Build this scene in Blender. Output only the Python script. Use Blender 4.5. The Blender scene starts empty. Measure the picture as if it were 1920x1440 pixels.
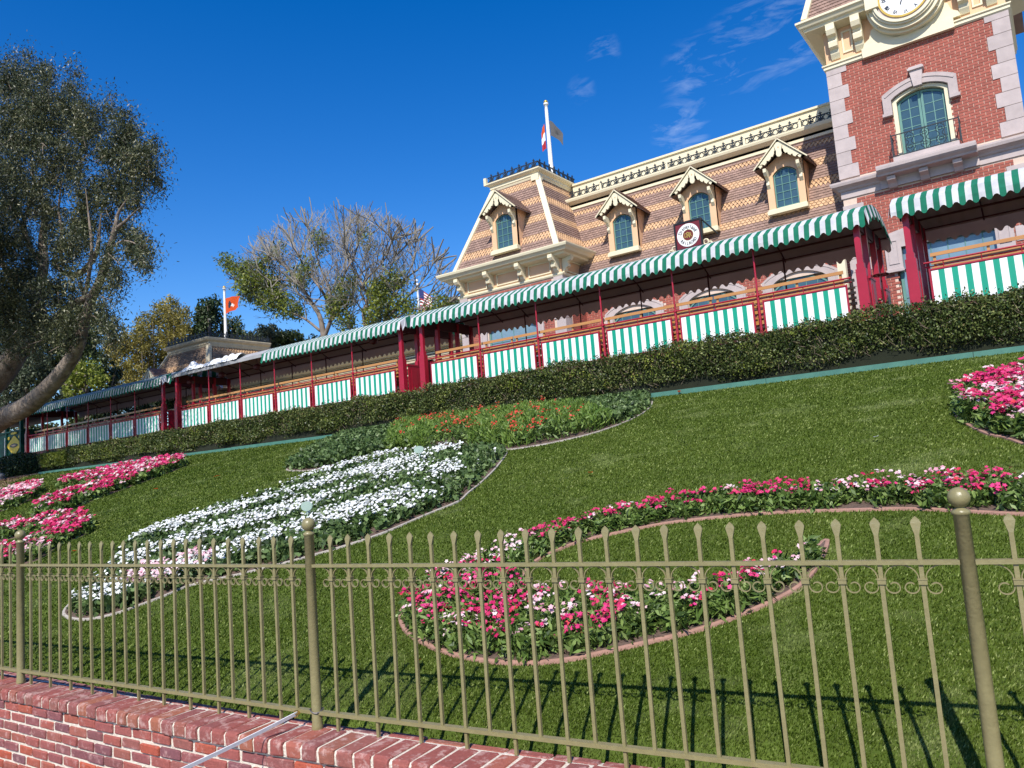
import bpy, math, random
import numpy as np
from mathutils import Vector, Matrix
from mathutils.geometry import delaunay_2d_cdt

random.seed(7); rng = np.random.default_rng(7)
S = bpy.context.scene
COL = S.collection

# ------------------------------------------------------------------ camera
F = 1442.0
def _n(v):
    v = np.array(v, float); return v / np.linalg.norm(v)
_X = -_n((-1050 - 960, 720 - 1030, -F)); _Y = _n((2007 - 960, 720 - 800, -F))
_Y = _n(_Y - _X * np.dot(_X, _Y)); _Z = np.cross(_X, _Y)
B = np.array([_X, _Y, _Z])
EYE = np.array([0, 0, 1.6])
cam_d = bpy.data.cameras.new('camera'); cam = bpy.data.objects.new('camera', cam_d); COL.objects.link(cam)
M = Matrix.Identity(4)
for r in range(3):
    for c in range(3): M[r][c] = B[r][c]
M[0][3], M[1][3], M[2][3] = EYE
cam.matrix_world = M
cam_d.sensor_width = 36; cam_d.lens = F / 1920 * 36; cam_d.clip_start = .05; cam_d.clip_end = 2000
S.camera = cam

# ------------------------------------------------------------------ light
SUN = _n((-0.236, 0.664, -0.709))
W = bpy.data.worlds.new('World'); S.world = W; W.use_nodes = True
nt = W.node_tree; nt.nodes.clear()
wout = nt.nodes.new('ShaderNodeOutputWorld'); bg = nt.nodes.new('ShaderNodeBackground')
sky = nt.nodes.new('ShaderNodeTexSky'); sky.sky_type = 'NISHITA'; sky.sun_disc = False
sky.sun_elevation = math.radians(45.2); sky.sun_rotation = math.atan2(-SUN[0], -SUN[1])
sky.air_density = 1.0; sky.dust_density = .25; sky.ozone_density = 2.5
hsv = nt.nodes.new('ShaderNodeHueSaturation'); hsv.inputs['Saturation'].default_value = 1.45; hsv.inputs['Value'].default_value = 1.27
hsv.inputs['Hue'].default_value = .513
# thin cirrus wisps, fixed in the sky by direction
tc = nt.nodes.new('ShaderNodeTexCoord')
mp = nt.nodes.new('ShaderNodeMapping'); mp.inputs['Rotation'].default_value = (0, -.42, -.62); mp.inputs['Scale'].default_value = (9, 30, 40)
nz = nt.nodes.new('ShaderNodeTexNoise'); nz.inputs['Scale'].default_value = 1.3; nz.inputs['Detail'].default_value = 8; nz.inputs['Roughness'].default_value = .62; nz.inputs['Distortion'].default_value = .6
nz2 = nt.nodes.new('ShaderNodeTexNoise'); nz2.inputs['Scale'].default_value = 3.2; nz2.inputs['Detail'].default_value = 2
r1 = nt.nodes.new('ShaderNodeMapRange'); r1.inputs[1].default_value = .50; r1.inputs[2].default_value = 1.25
r2 = nt.nodes.new('ShaderNodeMapRange'); r2.inputs[1].default_value = .53; r2.inputs[2].default_value = .66
mul = nt.nodes.new('ShaderNodeMath'); mul.operation = 'MULTIPLY'
mix = nt.nodes.new('ShaderNodeMixRGB'); mix.inputs[2].default_value = (7.2, 8.2, 9.6, 1)
L = nt.links.new
L(sky.outputs[0], hsv.inputs['Color'])
L(tc.outputs['Generated'], mp.inputs[0]); L(mp.outputs[0], nz.inputs[0]); L(tc.outputs['Generated'], nz2.inputs[0])
L(nz.outputs[0], r1.inputs[0]); L(nz2.outputs[0], r2.inputs[0]); L(r1.outputs[0], mul.inputs[0]); L(r2.outputs[0], mul.inputs[1])
patches = None
for (px_, py_, w0_, w1_, am_) in ((1455, 55, .9975, .9995, .6), (1320, 140, .9985, .9998, .6), (1390, 95, .9985, .9998, .6), (1275, 244, .9992, .9998, .7), (1130, 93, .9997, .99995, .5), (1090, 168, .9998, .99997, .35)):
    dv = B @ _n((px_ - 960, 720 - py_, -F))
    dp = nt.nodes.new('ShaderNodeVectorMath'); dp.operation = 'DOT_PRODUCT'; dp.inputs[1].default_value = tuple(dv); nn_ = nt.nodes.new('ShaderNodeVectorMath'); nn_.operation = 'NORMALIZE'
    L(tc.outputs['Generated'], nn_.inputs[0]); L(nn_.outputs[0], dp.inputs[0])
    mm_ = nt.nodes.new('ShaderNodeMapRange'); mm_.interpolation_type = 'SMOOTHSTEP'; mm_.inputs[1].default_value = w0_; mm_.inputs[2].default_value = w1_; mm_.inputs[4].default_value = am_; L(dp.outputs['Value'], mm_.inputs[0])
    if patches is None: patches = mm_.outputs[0]
    else:
        ad = nt.nodes.new('ShaderNodeMath'); ad.operation = 'MAXIMUM'; L(patches, ad.inputs[0]); L(mm_.outputs[0], ad.inputs[1]); patches = ad.outputs[0]
ml2 = nt.nodes.new('ShaderNodeMath'); ml2.operation = 'MULTIPLY'; nz.inputs['Detail'].default_value = 12; L(r1.outputs[0], ml2.inputs[0]); L(patches, ml2.inputs[1])
L(ml2.outputs[0], mix.inputs[0]); L(hsv.outputs[0], mix.inputs[1]); L(mix.outputs[0], bg.inputs[0]); L(bg.outputs[0], wout.inputs[0])
bg.inputs[1].default_value = 0.11
sl = bpy.data.lights.new('sun', 'SUN'); sun = bpy.data.objects.new('sun', sl); COL.objects.link(sun)
sl.energy = 5.0; sl.angle = math.radians(.53); sl.color = (1, .955, .88)
sun.rotation_euler = Vector(SUN).to_track_quat('-Z', 'Y').to_euler(); sun.location = (10, -25, 30)
S.view_settings.view_transform = 'Standard'; S.view_settings.look = 'None'
S.view_settings.exposure = 0.30; S.view_settings.gamma = 1
try: S.view_settings.use_curve_mapping = False
except Exception: pass
S.cycles.max_bounces = 6; S.cycles.transparent_max_bounces = 8; S.cycles.diffuse_bounces = 3; S.cycles.glossy_bounces = 2
S.cycles.caustics_reflective = False; S.cycles.caustics_refractive = False

# ------------------------------------------------------------------ picture-to-place measuring
def ray(px, py): return B @ _n((px - 960, 720 - py, -F))
def at(px, py, Y):
    r = ray(px, py); p = EYE + r * (Y / r[1]); return Vector(p)
LZ0, LA, LB = .42, .27, .0049
def lawn_z(y):
    u = np.maximum(np.asarray(y, float) - 2.5, -0.05); return LZ0 + LA * u - LB * u * u
def on_lawn(px, py):
    r = ray(px, py); rx, ry, rz = r
    # 1.6 + t rz = LZ0 + LA (t ry - 2.5) - LB (t ry-2.5)^2
    a = LB * ry * ry; b = rz - LA * ry - 2 * LB * 2.5 * ry; c = 1.6 - LZ0 + LA * 2.5 + LB * 6.25
    d = max(b * b - 4 * a * c, 0); t = (-b - math.sqrt(d)) / (2 * a)
    t2 = t if t > 0 else (-b + math.sqrt(d)) / (2 * a)
    p = EYE + r * t2
    if p[1] > 12.8: p = EYE + r * (12.8 / ry)
    return (p[0], p[1])

# ------------------------------------------------------------------ materials
def mat(name, c1, c2=None, rough=.6, scale=8, detail=4, bump=0, bscale=None, obj=0, island=0, spec=.4, metal=0, trans=0, ramp=None, coat=0, speck=None, aniso=None, bdist=.01):
    m = bpy.data.materials.new(name); m.use_nodes = True
    t = m.node_tree; N = t.nodes; K = t.links.new; N.clear()
    out = N.new('ShaderNodeOutputMaterial'); p = N.new('ShaderNodeBsdfPrincipled')
    p.inputs['Roughness'].default_value = rough; p.inputs['Metallic'].default_value = metal
    p.inputs['Specular IOR Level'].default_value = spec
    if coat: p.inputs['Coat Weight'].default_value = coat; p.inputs['Coat Roughness'].default_value = .12
    c1 = (*c1, 1); c2 = (*(c2 if c2 else [x * .75 for x in c1[:3]]), 1)
    geo = N.new('ShaderNodeNewGeometry')
    mapn = N.new('ShaderNodeMapping')
    K(geo.outputs['Position'], mapn.inputs[0])
    if aniso: mapn.inputs['Scale'].default_value = aniso
    n = N.new('ShaderNodeTexNoise'); n.inputs['Scale'].default_value = scale; n.inputs['Detail'].default_value = detail; n.inputs['Roughness'].default_value = .6
    K(mapn.outputs[0], n.inputs['Vector'])
    mr = N.new('ShaderNodeMapRange'); mr.inputs[1].default_value = .3; mr.inputs[2].default_value = .7
    K(n.outputs[0], mr.inputs[0])
    mx = N.new('ShaderNodeMixRGB'); mx.inputs[1].default_value = c1; mx.inputs[2].default_value = c2
    K(mr.outputs[0], mx.inputs[0]); col = mx.outputs[0]
    rnd = None
    if obj: rnd = N.new('ShaderNodeObjectInfo').outputs['Random']
    if island: rnd = geo.outputs['Random Per Island']
    if ramp:
        cr = N.new('ShaderNodeValToRGB'); K(rnd, cr.inputs[0]); e = cr.color_ramp.elements
        cr.color_ramp.interpolation = 'LINEAR'
        while len(e) < len(ramp): e.new(.5)
        for i, (pos, cc) in enumerate(ramp): e[i].position = pos; e[i].color = (*cc, 1)
        m2 = N.new('ShaderNodeMixRGB'); m2.blend_type = 'MULTIPLY'; m2.inputs[0].default_value = 1
        K(col, m2.inputs[1]); K(cr.outputs[0], m2.inputs[2]); col = m2.outputs[0]
    elif rnd is not None:
        amt = obj or island
        h = N.new('ShaderNodeMapRange'); h.inputs[3].default_value = 1 - amt; h.inputs[4].default_value = 1 + amt; K(rnd, h.inputs[0])
        m2 = N.new('ShaderNodeMixRGB'); m2.blend_type = 'MULTIPLY'; m2.inputs[0].default_value = 1
        K(col, m2.inputs[1]); K(h.outputs[0], m2.inputs[2]); col = m2.outputs[0]
    if speck:
        n3 = N.new('ShaderNodeTexNoise'); n3.inputs['Scale'].default_value = speck[1]; n3.inputs['Detail'].default_value = 6; n3.inputs['Roughness'].default_value = .7
        K(geo.outputs['Position'], n3.inputs['Vector'])
        m3 = N.new('ShaderNodeMapRange'); m3.inputs[1].default_value = speck[2]; m3.inputs[2].default_value = speck[2] + .12; m3.inputs[4].default_value = speck[3]
        K(n3.outputs[0], m3.inputs[0])
        m4 = N.new('ShaderNodeMixRGB'); m4.inputs[2].default_value = (*speck[0], 1); K(m3.outputs[0], m4.inputs[0]); K(col, m4.inputs[1]); col = m4.outputs[0]
    K(col, p.inputs['Base Color'])
    if bump:
        n2 = N.new('ShaderNodeTexNoise'); n2.inputs['Scale'].default_value = bscale or scale * 4; n2.inputs['Detail'].default_value = 5
        K(mapn.outputs[0], n2.inputs['Vector'])
        b = N.new('ShaderNodeBump'); b.inputs['Strength'].default_value = bump; b.inputs['Distance'].default_value = bdist
        K(n2.outputs[0], b.inputs['Height']); K(b.outputs[0], p.inputs['Normal'])
    sh = p.outputs[0]
    if trans:
        tr = N.new('ShaderNodeBsdfTranslucent'); K(col, tr.inputs[0]); ms = N.new('ShaderNodeMixShader'); ms.inputs[0].default_value = trans
        K(sh, ms.inputs[1]); K(tr.outputs[0], ms.inputs[2]); sh = ms.outputs[0]
    K(sh, out.inputs[0])
    return m

MT = {}
MT['fence'] = mat('olive_enamel', (.235, .205, .095), (.19, .165, .075), rough=.36, scale=30, bump=.15, bscale=90, spec=.5, speck=((.16, .07, .03), 60, .70, .6))
MT['capbrick'] = mat('cap_brick', (1, 1, 1), (.72, .72, .72), rough=.85, scale=70, bump=.6, bscale=220, obj=1, ramp=[(0, (.34, .10, .08)), (.25, (.31, .085, .07)), (.5, (.27, .09, .08)), (.7, (.37, .125, .07)), (.85, (.20, .085, .09)), (1, (.40, .12, .08))], speck=((.56, .37, .33), 22, .51, .6))
MT['wallbrick'] = mat('wall_brick', (1, 1, 1), (.7, .7, .7), rough=.85, scale=60, bump=.7, bscale=160, obj=1, ramp=[(0, (.38, .10, .075)), (.25, (.30, .09, .085)), (.45, (.22, .08, .09)), (.6, (.34, .11, .08)), (.8, (.46, .09, .045)), (.9, (.19, .085, .10)), (1, (.33, .10, .08))], speck=((.55, .33, .30), 20, .55, .55))
MT['mortar'] = mat('mortar', (.72, .64, .54), (.56, .49, .40), rough=.95, scale=40, bump=.8, bscale=120)
MT['paver'] = mat('pavement', (.30, .27, .25), rough=.9, scale=20, bump=.4)
MT['turf'] = mat('turf', (.095, .135, .022), (.052, .080, .012), rough=.95, scale=2.2, detail=8, bump=1, bscale=90, spec=.1, speck=((.13, .155, .05), 1.6, .57, .55))
MT['blade'] = mat('grass_blade', (1, 1, 1), (.62, .72, .52), rough=.55, scale=.8, detail=7, island=1, trans=.25, spec=.12, ramp=[(0, (.055, .085, .010)), (.5, (.105, .145, .019)), (.82, (.17, .215, .042)), (1, (.42, .46, .17))], speck=((.27, .31, .11), 1.3, .54, .75))
MT['soil'] = mat('bed_soil', (.16, .105, .08), (.075, .05, .038), rough=1, scale=40, bump=1, bscale=120)
MT['mulch'] = mat('mulch', (.27, .16, .11), (.14, .08, .055), rough=1, scale=25, bump=1, bscale=60)
MT['curbpink'] = mat('pink_concrete', (.36, .20, .15), (.27, .15, .11), rough=.85, scale=20, bump=.3)
MT['curbgrey'] = mat('grey_concrete', (.42, .37, .32), (.30, .27, .23), rough=.85, scale=20, bump=.3)
MT['edging'] = mat('green_edging', (.075, .20, .15), (.05, .15, .12), rough=.6, scale=6)
MT['leafdark'] = mat('hedge_leaf', (1.1, 1.08, 1), (.55, .62, .55), rough=.42, scale=1.6, island=1, trans=.2, spec=.34, ramp=[(0, (.018, .032, .008)), (.4, (.075, .105, .026)), (.75, (.16, .195, .06)), (.95, (.27, .29, .10)), (1, (.27, .17, .10))])
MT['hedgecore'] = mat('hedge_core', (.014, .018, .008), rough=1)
MT['twig'] = mat('twig', (.22, .17, .12), (.12, .09, .06), rough=.9, scale=10)
MT['bedleaf'] = mat('bed_leaf', (1, 1, 1), (.75, .8, .7), rough=.5, scale=3, island=1, trans=.22, spec=.4, ramp=[(0, (.03, .06, .010)), (.5, (.11, .18, .034)), (.85, (.22, .31, .075)), (1, (.30, .38, .13))])
MT['bedleafdark'] = mat('bed_leaf_dark', (1, 1, 1), (.7, .8, .7), rough=.5, scale=3, island=1, trans=.2, spec=.4, ramp=[(0, (.022, .045, .012)), (.5, (.09, .145, .038)), (.85, (.18, .25, .085)), (1, (.25, .32, .14))])
MT['bedleafbright'] = mat('bed_leaf_bright', (1, 1, 1), (.8, .8, .7), rough=.5, scale=3, island=1, trans=.25, ramp=[(0, (.07, .14, .02)), (.6, (.16, .26, .04)), (1, (.26, .36, .07))])
MT['pansywhite'] = mat('white_petal', (.86, .86, .84), (.72, .74, .72), rough=.6, scale=20, island=.08, trans=.25)
MT['magenta'] = mat('magenta_petal', (1, 1, 1), (.85, .8, .85), rough=.6, scale=9, island=1, trans=.25, ramp=[(0, (.42, .01, .07)), (.4, (.62, .02, .13)), (.8, (.74, .06, .24)), (1, (.66, .04, .06))])
MT['palepink'] = mat('pale_pink_petal', (1, 1, 1), (.9, .85, .88), rough=.6, scale=9, island=1, trans=.25, ramp=[(0, (.72, .30, .38)), (.5, (.82, .56, .60)), (1, (.85, .74, .70))])
MT['redpetal'] = mat('red_petal', (1, 1, 1), (.8, .8, .8), rough=.6, scale=9, island=1, trans=.2, ramp=[(0, (.50, .03, .015)), (.7, (.62, .05, .03)), (1, (.62, .12, .09))])
MT['bark'] = mat('pale_bark', (.27, .215, .17), (.065, .048, .036), rough=.95, scale=2.6, detail=10, bump=1, bscale=7, bdist=.09, aniso=(1, 1, .45), speck=((.42, .36, .29), 1.8, .56, .6))
MT['barkgrey'] = mat('grey_bark', (.24, .20, .165), (.15, .12, .10), rough=.95, scale=3, detail=8, bump=.6, bscale=12)
MT['twiggrey'] = mat('bare_twig', (.27, .245, .205), (.17, .155, .13), rough=.95, scale=2)
MT['gumleaf'] = mat('gum_leaf', (1.1, 1.12, 1.0), (.32, .42, .34), rough=.42, scale=.9, detail=3, island=1, trans=.2, spec=.35, ramp=[(0, (.022, .028, .011)), (.5, (.078, .088, .036)), (.85, (.17, .165, .085)), (1, (.42, .37, .25))])  # noise darkens whole clumps: light and dark painted into the leaf colour
MT['lightleaf'] = mat('light_leaf', (1, 1, 1), (.8, .8, .7), rough=.5, scale=.8, island=1, trans=.35, ramp=[(0, (.09, .12, .015)), (.5, (.21, .27, .035)), (1, (.36, .38, .07))])
MT['goldleaf'] = mat('gold_leaf', (1.1, 1.1, 1), (.5, .55, .45), rough=.5, scale=.6, island=1, trans=.35, ramp=[(0, (.12, .10, .022)), (.5, (.30, .25, .055)), (1, (.50, .40, .12))])  # clump-sized noise puts light and dark into the colour
MT['shrubleaf'] = mat('shrub_leaf', (1.1, 1.1, 1), (.4, .5, .4), rough=.5, scale=.6, island=1, trans=.25, ramp=[(0, (.02, .035, .01)), (.6, (.055, .08, .022)), (1, (.12, .14, .045))])  # light and dark clumps are painted by the colour noise
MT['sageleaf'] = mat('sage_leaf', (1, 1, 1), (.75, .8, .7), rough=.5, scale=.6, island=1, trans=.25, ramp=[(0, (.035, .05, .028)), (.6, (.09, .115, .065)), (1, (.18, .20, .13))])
MT['pineleaf'] = mat('dark_leaf', (1, 1, 1), (.7, .75, .65), rough=.5, scale=.6, island=1, trans=.15, ramp=[(0, (.012, .026, .008)), (.6, (.03, .055, .016)), (1, (.075, .11, .03))])
MT['brick'] = mat('station_brick', (.36, .10, .07), (.30, .082, .058), rough=.8, scale=5, obj=.12, bump=.2, bscale=80)
MT['brickstuff'] = mat('station_brick_b', (.36, .10, .07), (.30, .082, .058), rough=.8, scale=5, island=.12, bump=.2, bscale=80)
MT['bmortar'] = mat('cream_mortar', (.66, .52, .42), (.58, .44, .35), rough=.9, scale=6)
MT['stone'] = mat('grey_stone', (.50, .42, .40), (.40, .335, .32), rough=.85, scale=4, detail=8, obj=.06, bump=.15)
MT['cream'] = mat('cream_paint', (.74, .66, .46), (.69, .61, .42), rough=.55, scale=2)
MT['creamd'] = mat('cream_paint_aged', (.62, .54, .38), (.46, .39, .27), rough=.7, scale=5)
MT['peach'] = mat('peach_paint', (.74, .46, .27), (.69, .42, .24), rough=.6, scale=2)
MT['shbrown'] = mat('brown_shingle', (.30, .195, .155), (.24, .155, .125), rough=.85, scale=3, island=.16, bump=.2, bscale=60)
MT['shtan'] = mat('tan_shingle', (.57, .37, .215), (.48, .30, .17), rough=.85, scale=3, island=.12, bump=.2, bscale=60)
MT['shbrown2'] = mat('weathered_shingle', (.30, .205, .14), (.20, .135, .09), rough=.9, scale=3, island=.3)
MT['shtan2'] = mat('weathered_tan_shingle', (.56, .36, .20), (.40, .25, .14), rough=.9, scale=3, island=.25)
MT['teal'] = mat('teal_paint', (.12, .26, .22), (.10, .22, .19), rough=.5, scale=4)
MT['iron'] = mat('dark_iron', (.02, .028, .035), rough=.5, scale=10)
def glass(name, c, rough=.06):
    m = mat(name, c, [x * .6 for x in c], rough=rough, scale=1.2, spec=.9); return m
MT['glass'] = glass('window_glass', (.055, .11, .135))
MT['glasslight'] = glass('window_glass_light', (.20, .30, .36), .1)
MT['white'] = mat('white_paint', (.80, .80, .78), (.74, .74, .72), rough=.5, scale=3)
MT['clockwhite'] = mat('clock_white', (.84, .86, .90), (.82, .84, .88), rough=.4, scale=1)
MT['black'] = mat('black_paint', (.012, .012, .014), rough=.45)
MT['gold'] = mat('gold_paint', (.60, .42, .10), (.5, .33, .07), rough=.35, metal=.5)
MT['maroon'] = mat('maroon_paint', (.15, .013, .022), (.12, .01, .018), rough=.5, scale=3)
MT['red'] = mat('crimson_paint', (.36, .006, .028), (.30, .005, .02), rough=.4, scale=3, coat=.3)
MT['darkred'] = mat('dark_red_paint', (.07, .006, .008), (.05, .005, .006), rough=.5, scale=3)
MT['awwhite'] = mat('awning_white', (.66, .66, .67), (.50, .50, .53), rough=.85, scale=5, trans=.18)
MT['awgreen'] = mat('awning_green', (.004, .175, .10), (.003, .12, .07), rough=.85, scale=5, trans=.12)
MT['panelgreen'] = mat('panel_green', (.002, .30, .19), (.002, .27, .17), rough=.5, scale=3)
MT['ceil'] = mat('canopy_lining', (.46, .36, .32), (.38, .30, .265), rough=.9, scale=2, trans=.18)
MT['greyroof'] = mat('grey_canvas', (.36, .36, .37), (.25, .25, .26), rough=.8, scale=2, bump=.3)
MT['wood'] = mat('varnished_oak', (.50, .24, .07), (.40, .18, .05), rough=.4, scale=4, coat=.4, aniso=(.3, 6, 6))
MT['wooddark'] = mat('dark_oak', (.16, .07, .03), (.12, .05, .02), rough=.5, scale=4)  # plain darker brown, for the band on the low wing
MT['dkgreen'] = mat('dark_green_enamel', (.003, .06, .04), (.003, .05, .035), rough=.5, scale=3, spec=.2)
MT['yellow'] = mat('yellow_crest', (.75, .52, .02), (.68, .45, .02), rough=.5)
MT['orange'] = mat('orange_cloth', (.80, .11, .02), (.72, .09, .015), rough=.8, trans=.25)
MT['greycloth'] = mat('grey_cloth', (.10, .10, .105), (.07, .07, .075), rough=.8, trans=.1)
MT['bluecloth'] = mat('blue_cloth', (.03, .05, .20), rough=.8, trans=.2)
MT['redcloth'] = mat('red_cloth', (.50, .03, .04), rough=.8, trans=.2)
MT['strap'] = mat('white_webbing', (.78, .78, .77), (.68, .68, .68), rough=.7, scale=60)
MT['brass'] = mat('brass', (.65, .45, .12), (.5, .35, .1), rough=.3, metal=.9)
MT['rock'] = mat('pale_rock', (.50, .46, .40), (.34, .31, .27), rough=.95, scale=4, bump=.8)
MT['ground'] = mat('earth', (.16, .12, .09), (.11, .085, .06), rough=1, scale=2, bump=.5)
MT['asphalt'] = mat('platform', (.24, .22, .20), rough=.9, scale=6)
MT['paleplastic'] = mat('pale_green_plastic', (.36, .47, .40), rough=.5, scale=3)
MT['steel'] = mat('rail_steel', (.25, .22, .2), rough=.4, metal=.8)

# ------------------------------------------------------------------ mesh helpers
class MB:
    def __init__(s): s.v = []; s.f = []; s.m = []
    def add(s, vs, fs, m=0):
        o = len(s.v); s.v += [tuple(v) for v in vs]; s.f += [tuple(o + i for i in f) for f in fs]; s.m += [m] * len(fs); return s
    def box(s, x0, x1, y0, y1, z0, z1, m=0):
        return s.add([(x0, y0, z0), (x1, y0, z0), (x1, y1, z0), (x0, y1, z0), (x0, y0, z1), (x1, y0, z1), (x1, y1, z1), (x0, y1, z1)],
                     [(0, 3, 2, 1), (4, 5, 6, 7), (0, 1, 5, 4), (1, 2, 6, 5), (2, 3, 7, 6), (3, 0, 4, 7)], m)
    def bar(s, a, b, w, h, m=0, up=(0, 0, 1)):
        a = Vector(a); b = Vector(b); d = (b - a).normalized(); u = Vector(up)
        if abs(d.dot(u)) > .98: u = Vector((0, 1, 0))
        r = d.cross(u).normalized(); u = r.cross(d).normalized()
        c = [r * sx * w / 2 + u * sy * h / 2 for sx, sy in ((-1, -1), (1, -1), (1, 1), (-1, 1))]
        return s.add([a + k for k in c] + [b + k for k in c], [(0, 3, 2, 1), (4, 5, 6, 7), (0, 1, 5, 4), (1, 2, 6, 5), (2, 3, 7, 6), (3, 0, 4, 7)], m)
    def tube(s, pts, rad, n=6, m=0, cap=True):
        pts = [Vector(p) for p in pts]; k = len(pts)
        if not hasattr(rad, '__len__'): rad = [rad] * k
        vs = []; ref = None
        for i, p in enumerate(pts):
            d = (pts[min(i + 1, k - 1)] - pts[max(i - 1, 0)])
            if d.length < 1e-9: d = Vector((0, 0, 1))
            d.normalize()
            if ref is None: ref = Vector((1, 0, 0)) if abs(d.x) < .9 else Vector((0, 1, 0))
            a = (ref - d * ref.dot(d)).normalized(); b = d.cross(a); ref = a
            for j in range(n):
                t = 2 * math.pi * j / n; vs.append(p + (a * math.cos(t) + b * math.sin(t)) * rad[i])
        fs = [(i * n + j, i * n + (j + 1) % n, (i + 1) * n + (j + 1) % n, (i + 1) * n + j) for i in range(k - 1) for j in range(n)]
        if cap: fs += [tuple(reversed(range(n))), tuple((k - 1) * n + j for j in range(n))]
        return s.add(vs, fs, m)
    def ribbon(s, pts, w, t, axis=(0, 1, 0), m=0):
        """flat bar swept along pts, wide along axis"""
        pts = [Vector(p) for p in pts]; ax = Vector(axis).normalized(); vs = []; k = len(pts)
        for i, p in enumerate(pts):
            d = (pts[min(i + 1, k - 1)] - pts[max(i - 1, 0)]).normalized(); nn = d.cross(ax).normalized()
            for sx, sy in ((-1, -1), (1, -1), (1, 1), (-1, 1)): vs.append(p + ax * sx * w / 2 + nn * sy * t / 2)
        fs = [(i * 4 + j, i * 4 + (j + 1) % 4, i * 4 + 4 + (j + 1) % 4, i * 4 + 4 + j) for i in range(k - 1) for j in range(4)]
        fs += [(3, 2, 1, 0), tuple((k - 1) * 4 + j for j in range(4))]
        return s.add(vs, fs, m)
    def prism(s, poly, y0, y1, m=0, ax='y'):
        """poly in (x,z) extruded along y (or (y,z) along x)"""
        n = len(poly)
        if ax == 'y': vs = [(a, y0, b) for a, b in poly] + [(a, y1, b) for a, b in poly]
        else: vs = [(y0, a, b) for a, b in poly] + [(y1, a, b) for a, b in poly]
        fs = [tuple(range(n)), tuple(reversed(range(n, 2 * n)))] + [(i, i + n, (i + 1) % n + n, (i + 1) % n) for i in range(n)]
        return s.add(vs, fs, m)
    def lathe(s, prof, c=(0, 0, 0), n=16, m=0):
        vs = []
        for r, z in prof:
            for j in range(n):
                t = 2 * math.pi * j / n; vs.append((c[0] + r * math.cos(t), c[1] + r * math.sin(t), c[2] + z))
        k = len(prof)
        fs = [(i * n + j, i * n + (j + 1) % n, (i + 1) * n + (j + 1) % n, (i + 1) * n + j) for i in range(k - 1) for j in range(n)]
        return s.add(vs, fs, m)
    def mesh(s, name, mats, smooth=False):
        me = bpy.data.meshes.new(name); me.from_pydata([tuple(v) for v in s.v], [], s.f)
        for mm in (mats if isinstance(mats, (list, tuple)) else [mats]): me.materials.append(MT[mm])
        me.polygons.foreach_set('material_index', s.m)
        if smooth: me.polygons.foreach_set('use_smooth', [True] * len(s.f))
        me.update(); return me
    def obj(s, name, mats, parent=None, smooth=False, **kw):
        return link(name, s.mesh(name, mats, smooth), parent, **kw)

def link(name, me, parent=None, loc=None, mw=None, label=None, cat=None, group=None, kind=None):
    o = bpy.data.objects.new(name, me); COL.objects.link(o)
    if parent is not None: o.parent = parent
    if loc is not None: o.location = loc
    if mw is not None: o.matrix_basis = mw
    if label: o['label'] = label
    if cat: o['category'] = cat
    if group: o['group'] = group
    if kind: o['kind'] = kind
    return o
def thing(name, label, cat, group=None, loc=(0, 0, 0)):
    return link(name, None, loc=loc, label=label, cat=cat, group=group)
def inst(src, parent, mw=None, name=None):
    c = src.copy(); COL.objects.link(c); c.parent = parent
    if mw is not None: c.matrix_basis = mw
    return c

def np_mesh(name, V, Fq, mats, parent=None, idx=None, smooth=False, **kw):
    """V (n,3), Fq (m,k) constant-size polygons"""
    me = bpy.data.meshes.new(name); n, k = Fq.shape
    me.vertices.add(len(V)); me.vertices.foreach_set('co', np.ascontiguousarray(V, dtype=np.float32).ravel())
    me.loops.add(n * k); me.loops.foreach_set('vertex_index', np.ascontiguousarray(Fq, dtype=np.int32).ravel())
    me.polygons.add(n); me.polygons.foreach_set('loop_start', np.arange(0, n * k, k, dtype=np.int32)); me.polygons.foreach_set('loop_total', np.full(n, k, dtype=np.int32))
    for mm in (mats if isinstance(mats, (list, tuple)) else [mats]): me.materials.append(MT[mm])
    if idx is not None: me.polygons.foreach_set('material_index', idx.astype(np.int32))
    if smooth: me.polygons.foreach_set('use_smooth', np.ones(n, dtype=bool))
    me.update(calc_edges=True); me.validate()
    return link(name, me, parent, **kw)

def unitv(n):
    v = rng.normal(size=(n, 3)); return v / np.linalg.norm(v, axis=1)[:, None]
def leaves(name, C, L, Wd, mats, parent=None, up=0.0, droop=0.0, idx=None, out=None, **kw):
    """pointed folded leaves: 4 verts each. C centres, L length (scalar or array)"""
    n = len(C); L = np.broadcast_to(L, n)[:, None] * rng.uniform(.7, 1.3, (n, 1)); Wd = np.broadcast_to(Wd, n)[:, None] * rng.uniform(.75, 1.25, (n, 1))
    a = unitv(n); a[:, 2] += up - droop; 
    if out is not None: a += out
    a /= np.linalg.norm(a, axis=1)[:, None]
    b = np.cross(a, unitv(n)); b /= np.linalg.norm(b, axis=1)[:, None] + 1e-9
    c = np.cross(a, b)
    base = C - a * L * .5; tip = C + a * L * .5; mid = C - a * L * .05
    V = np.stack([base, mid + b * Wd * .5 + c * Wd * .12, tip, mid - b * Wd * .5 + c * Wd * .12], 1).reshape(-1, 3)
    Fq = np.arange(4 * n).reshape(n, 4)
    return np_mesh(name, V, Fq, mats, parent, idx, **kw)

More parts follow.
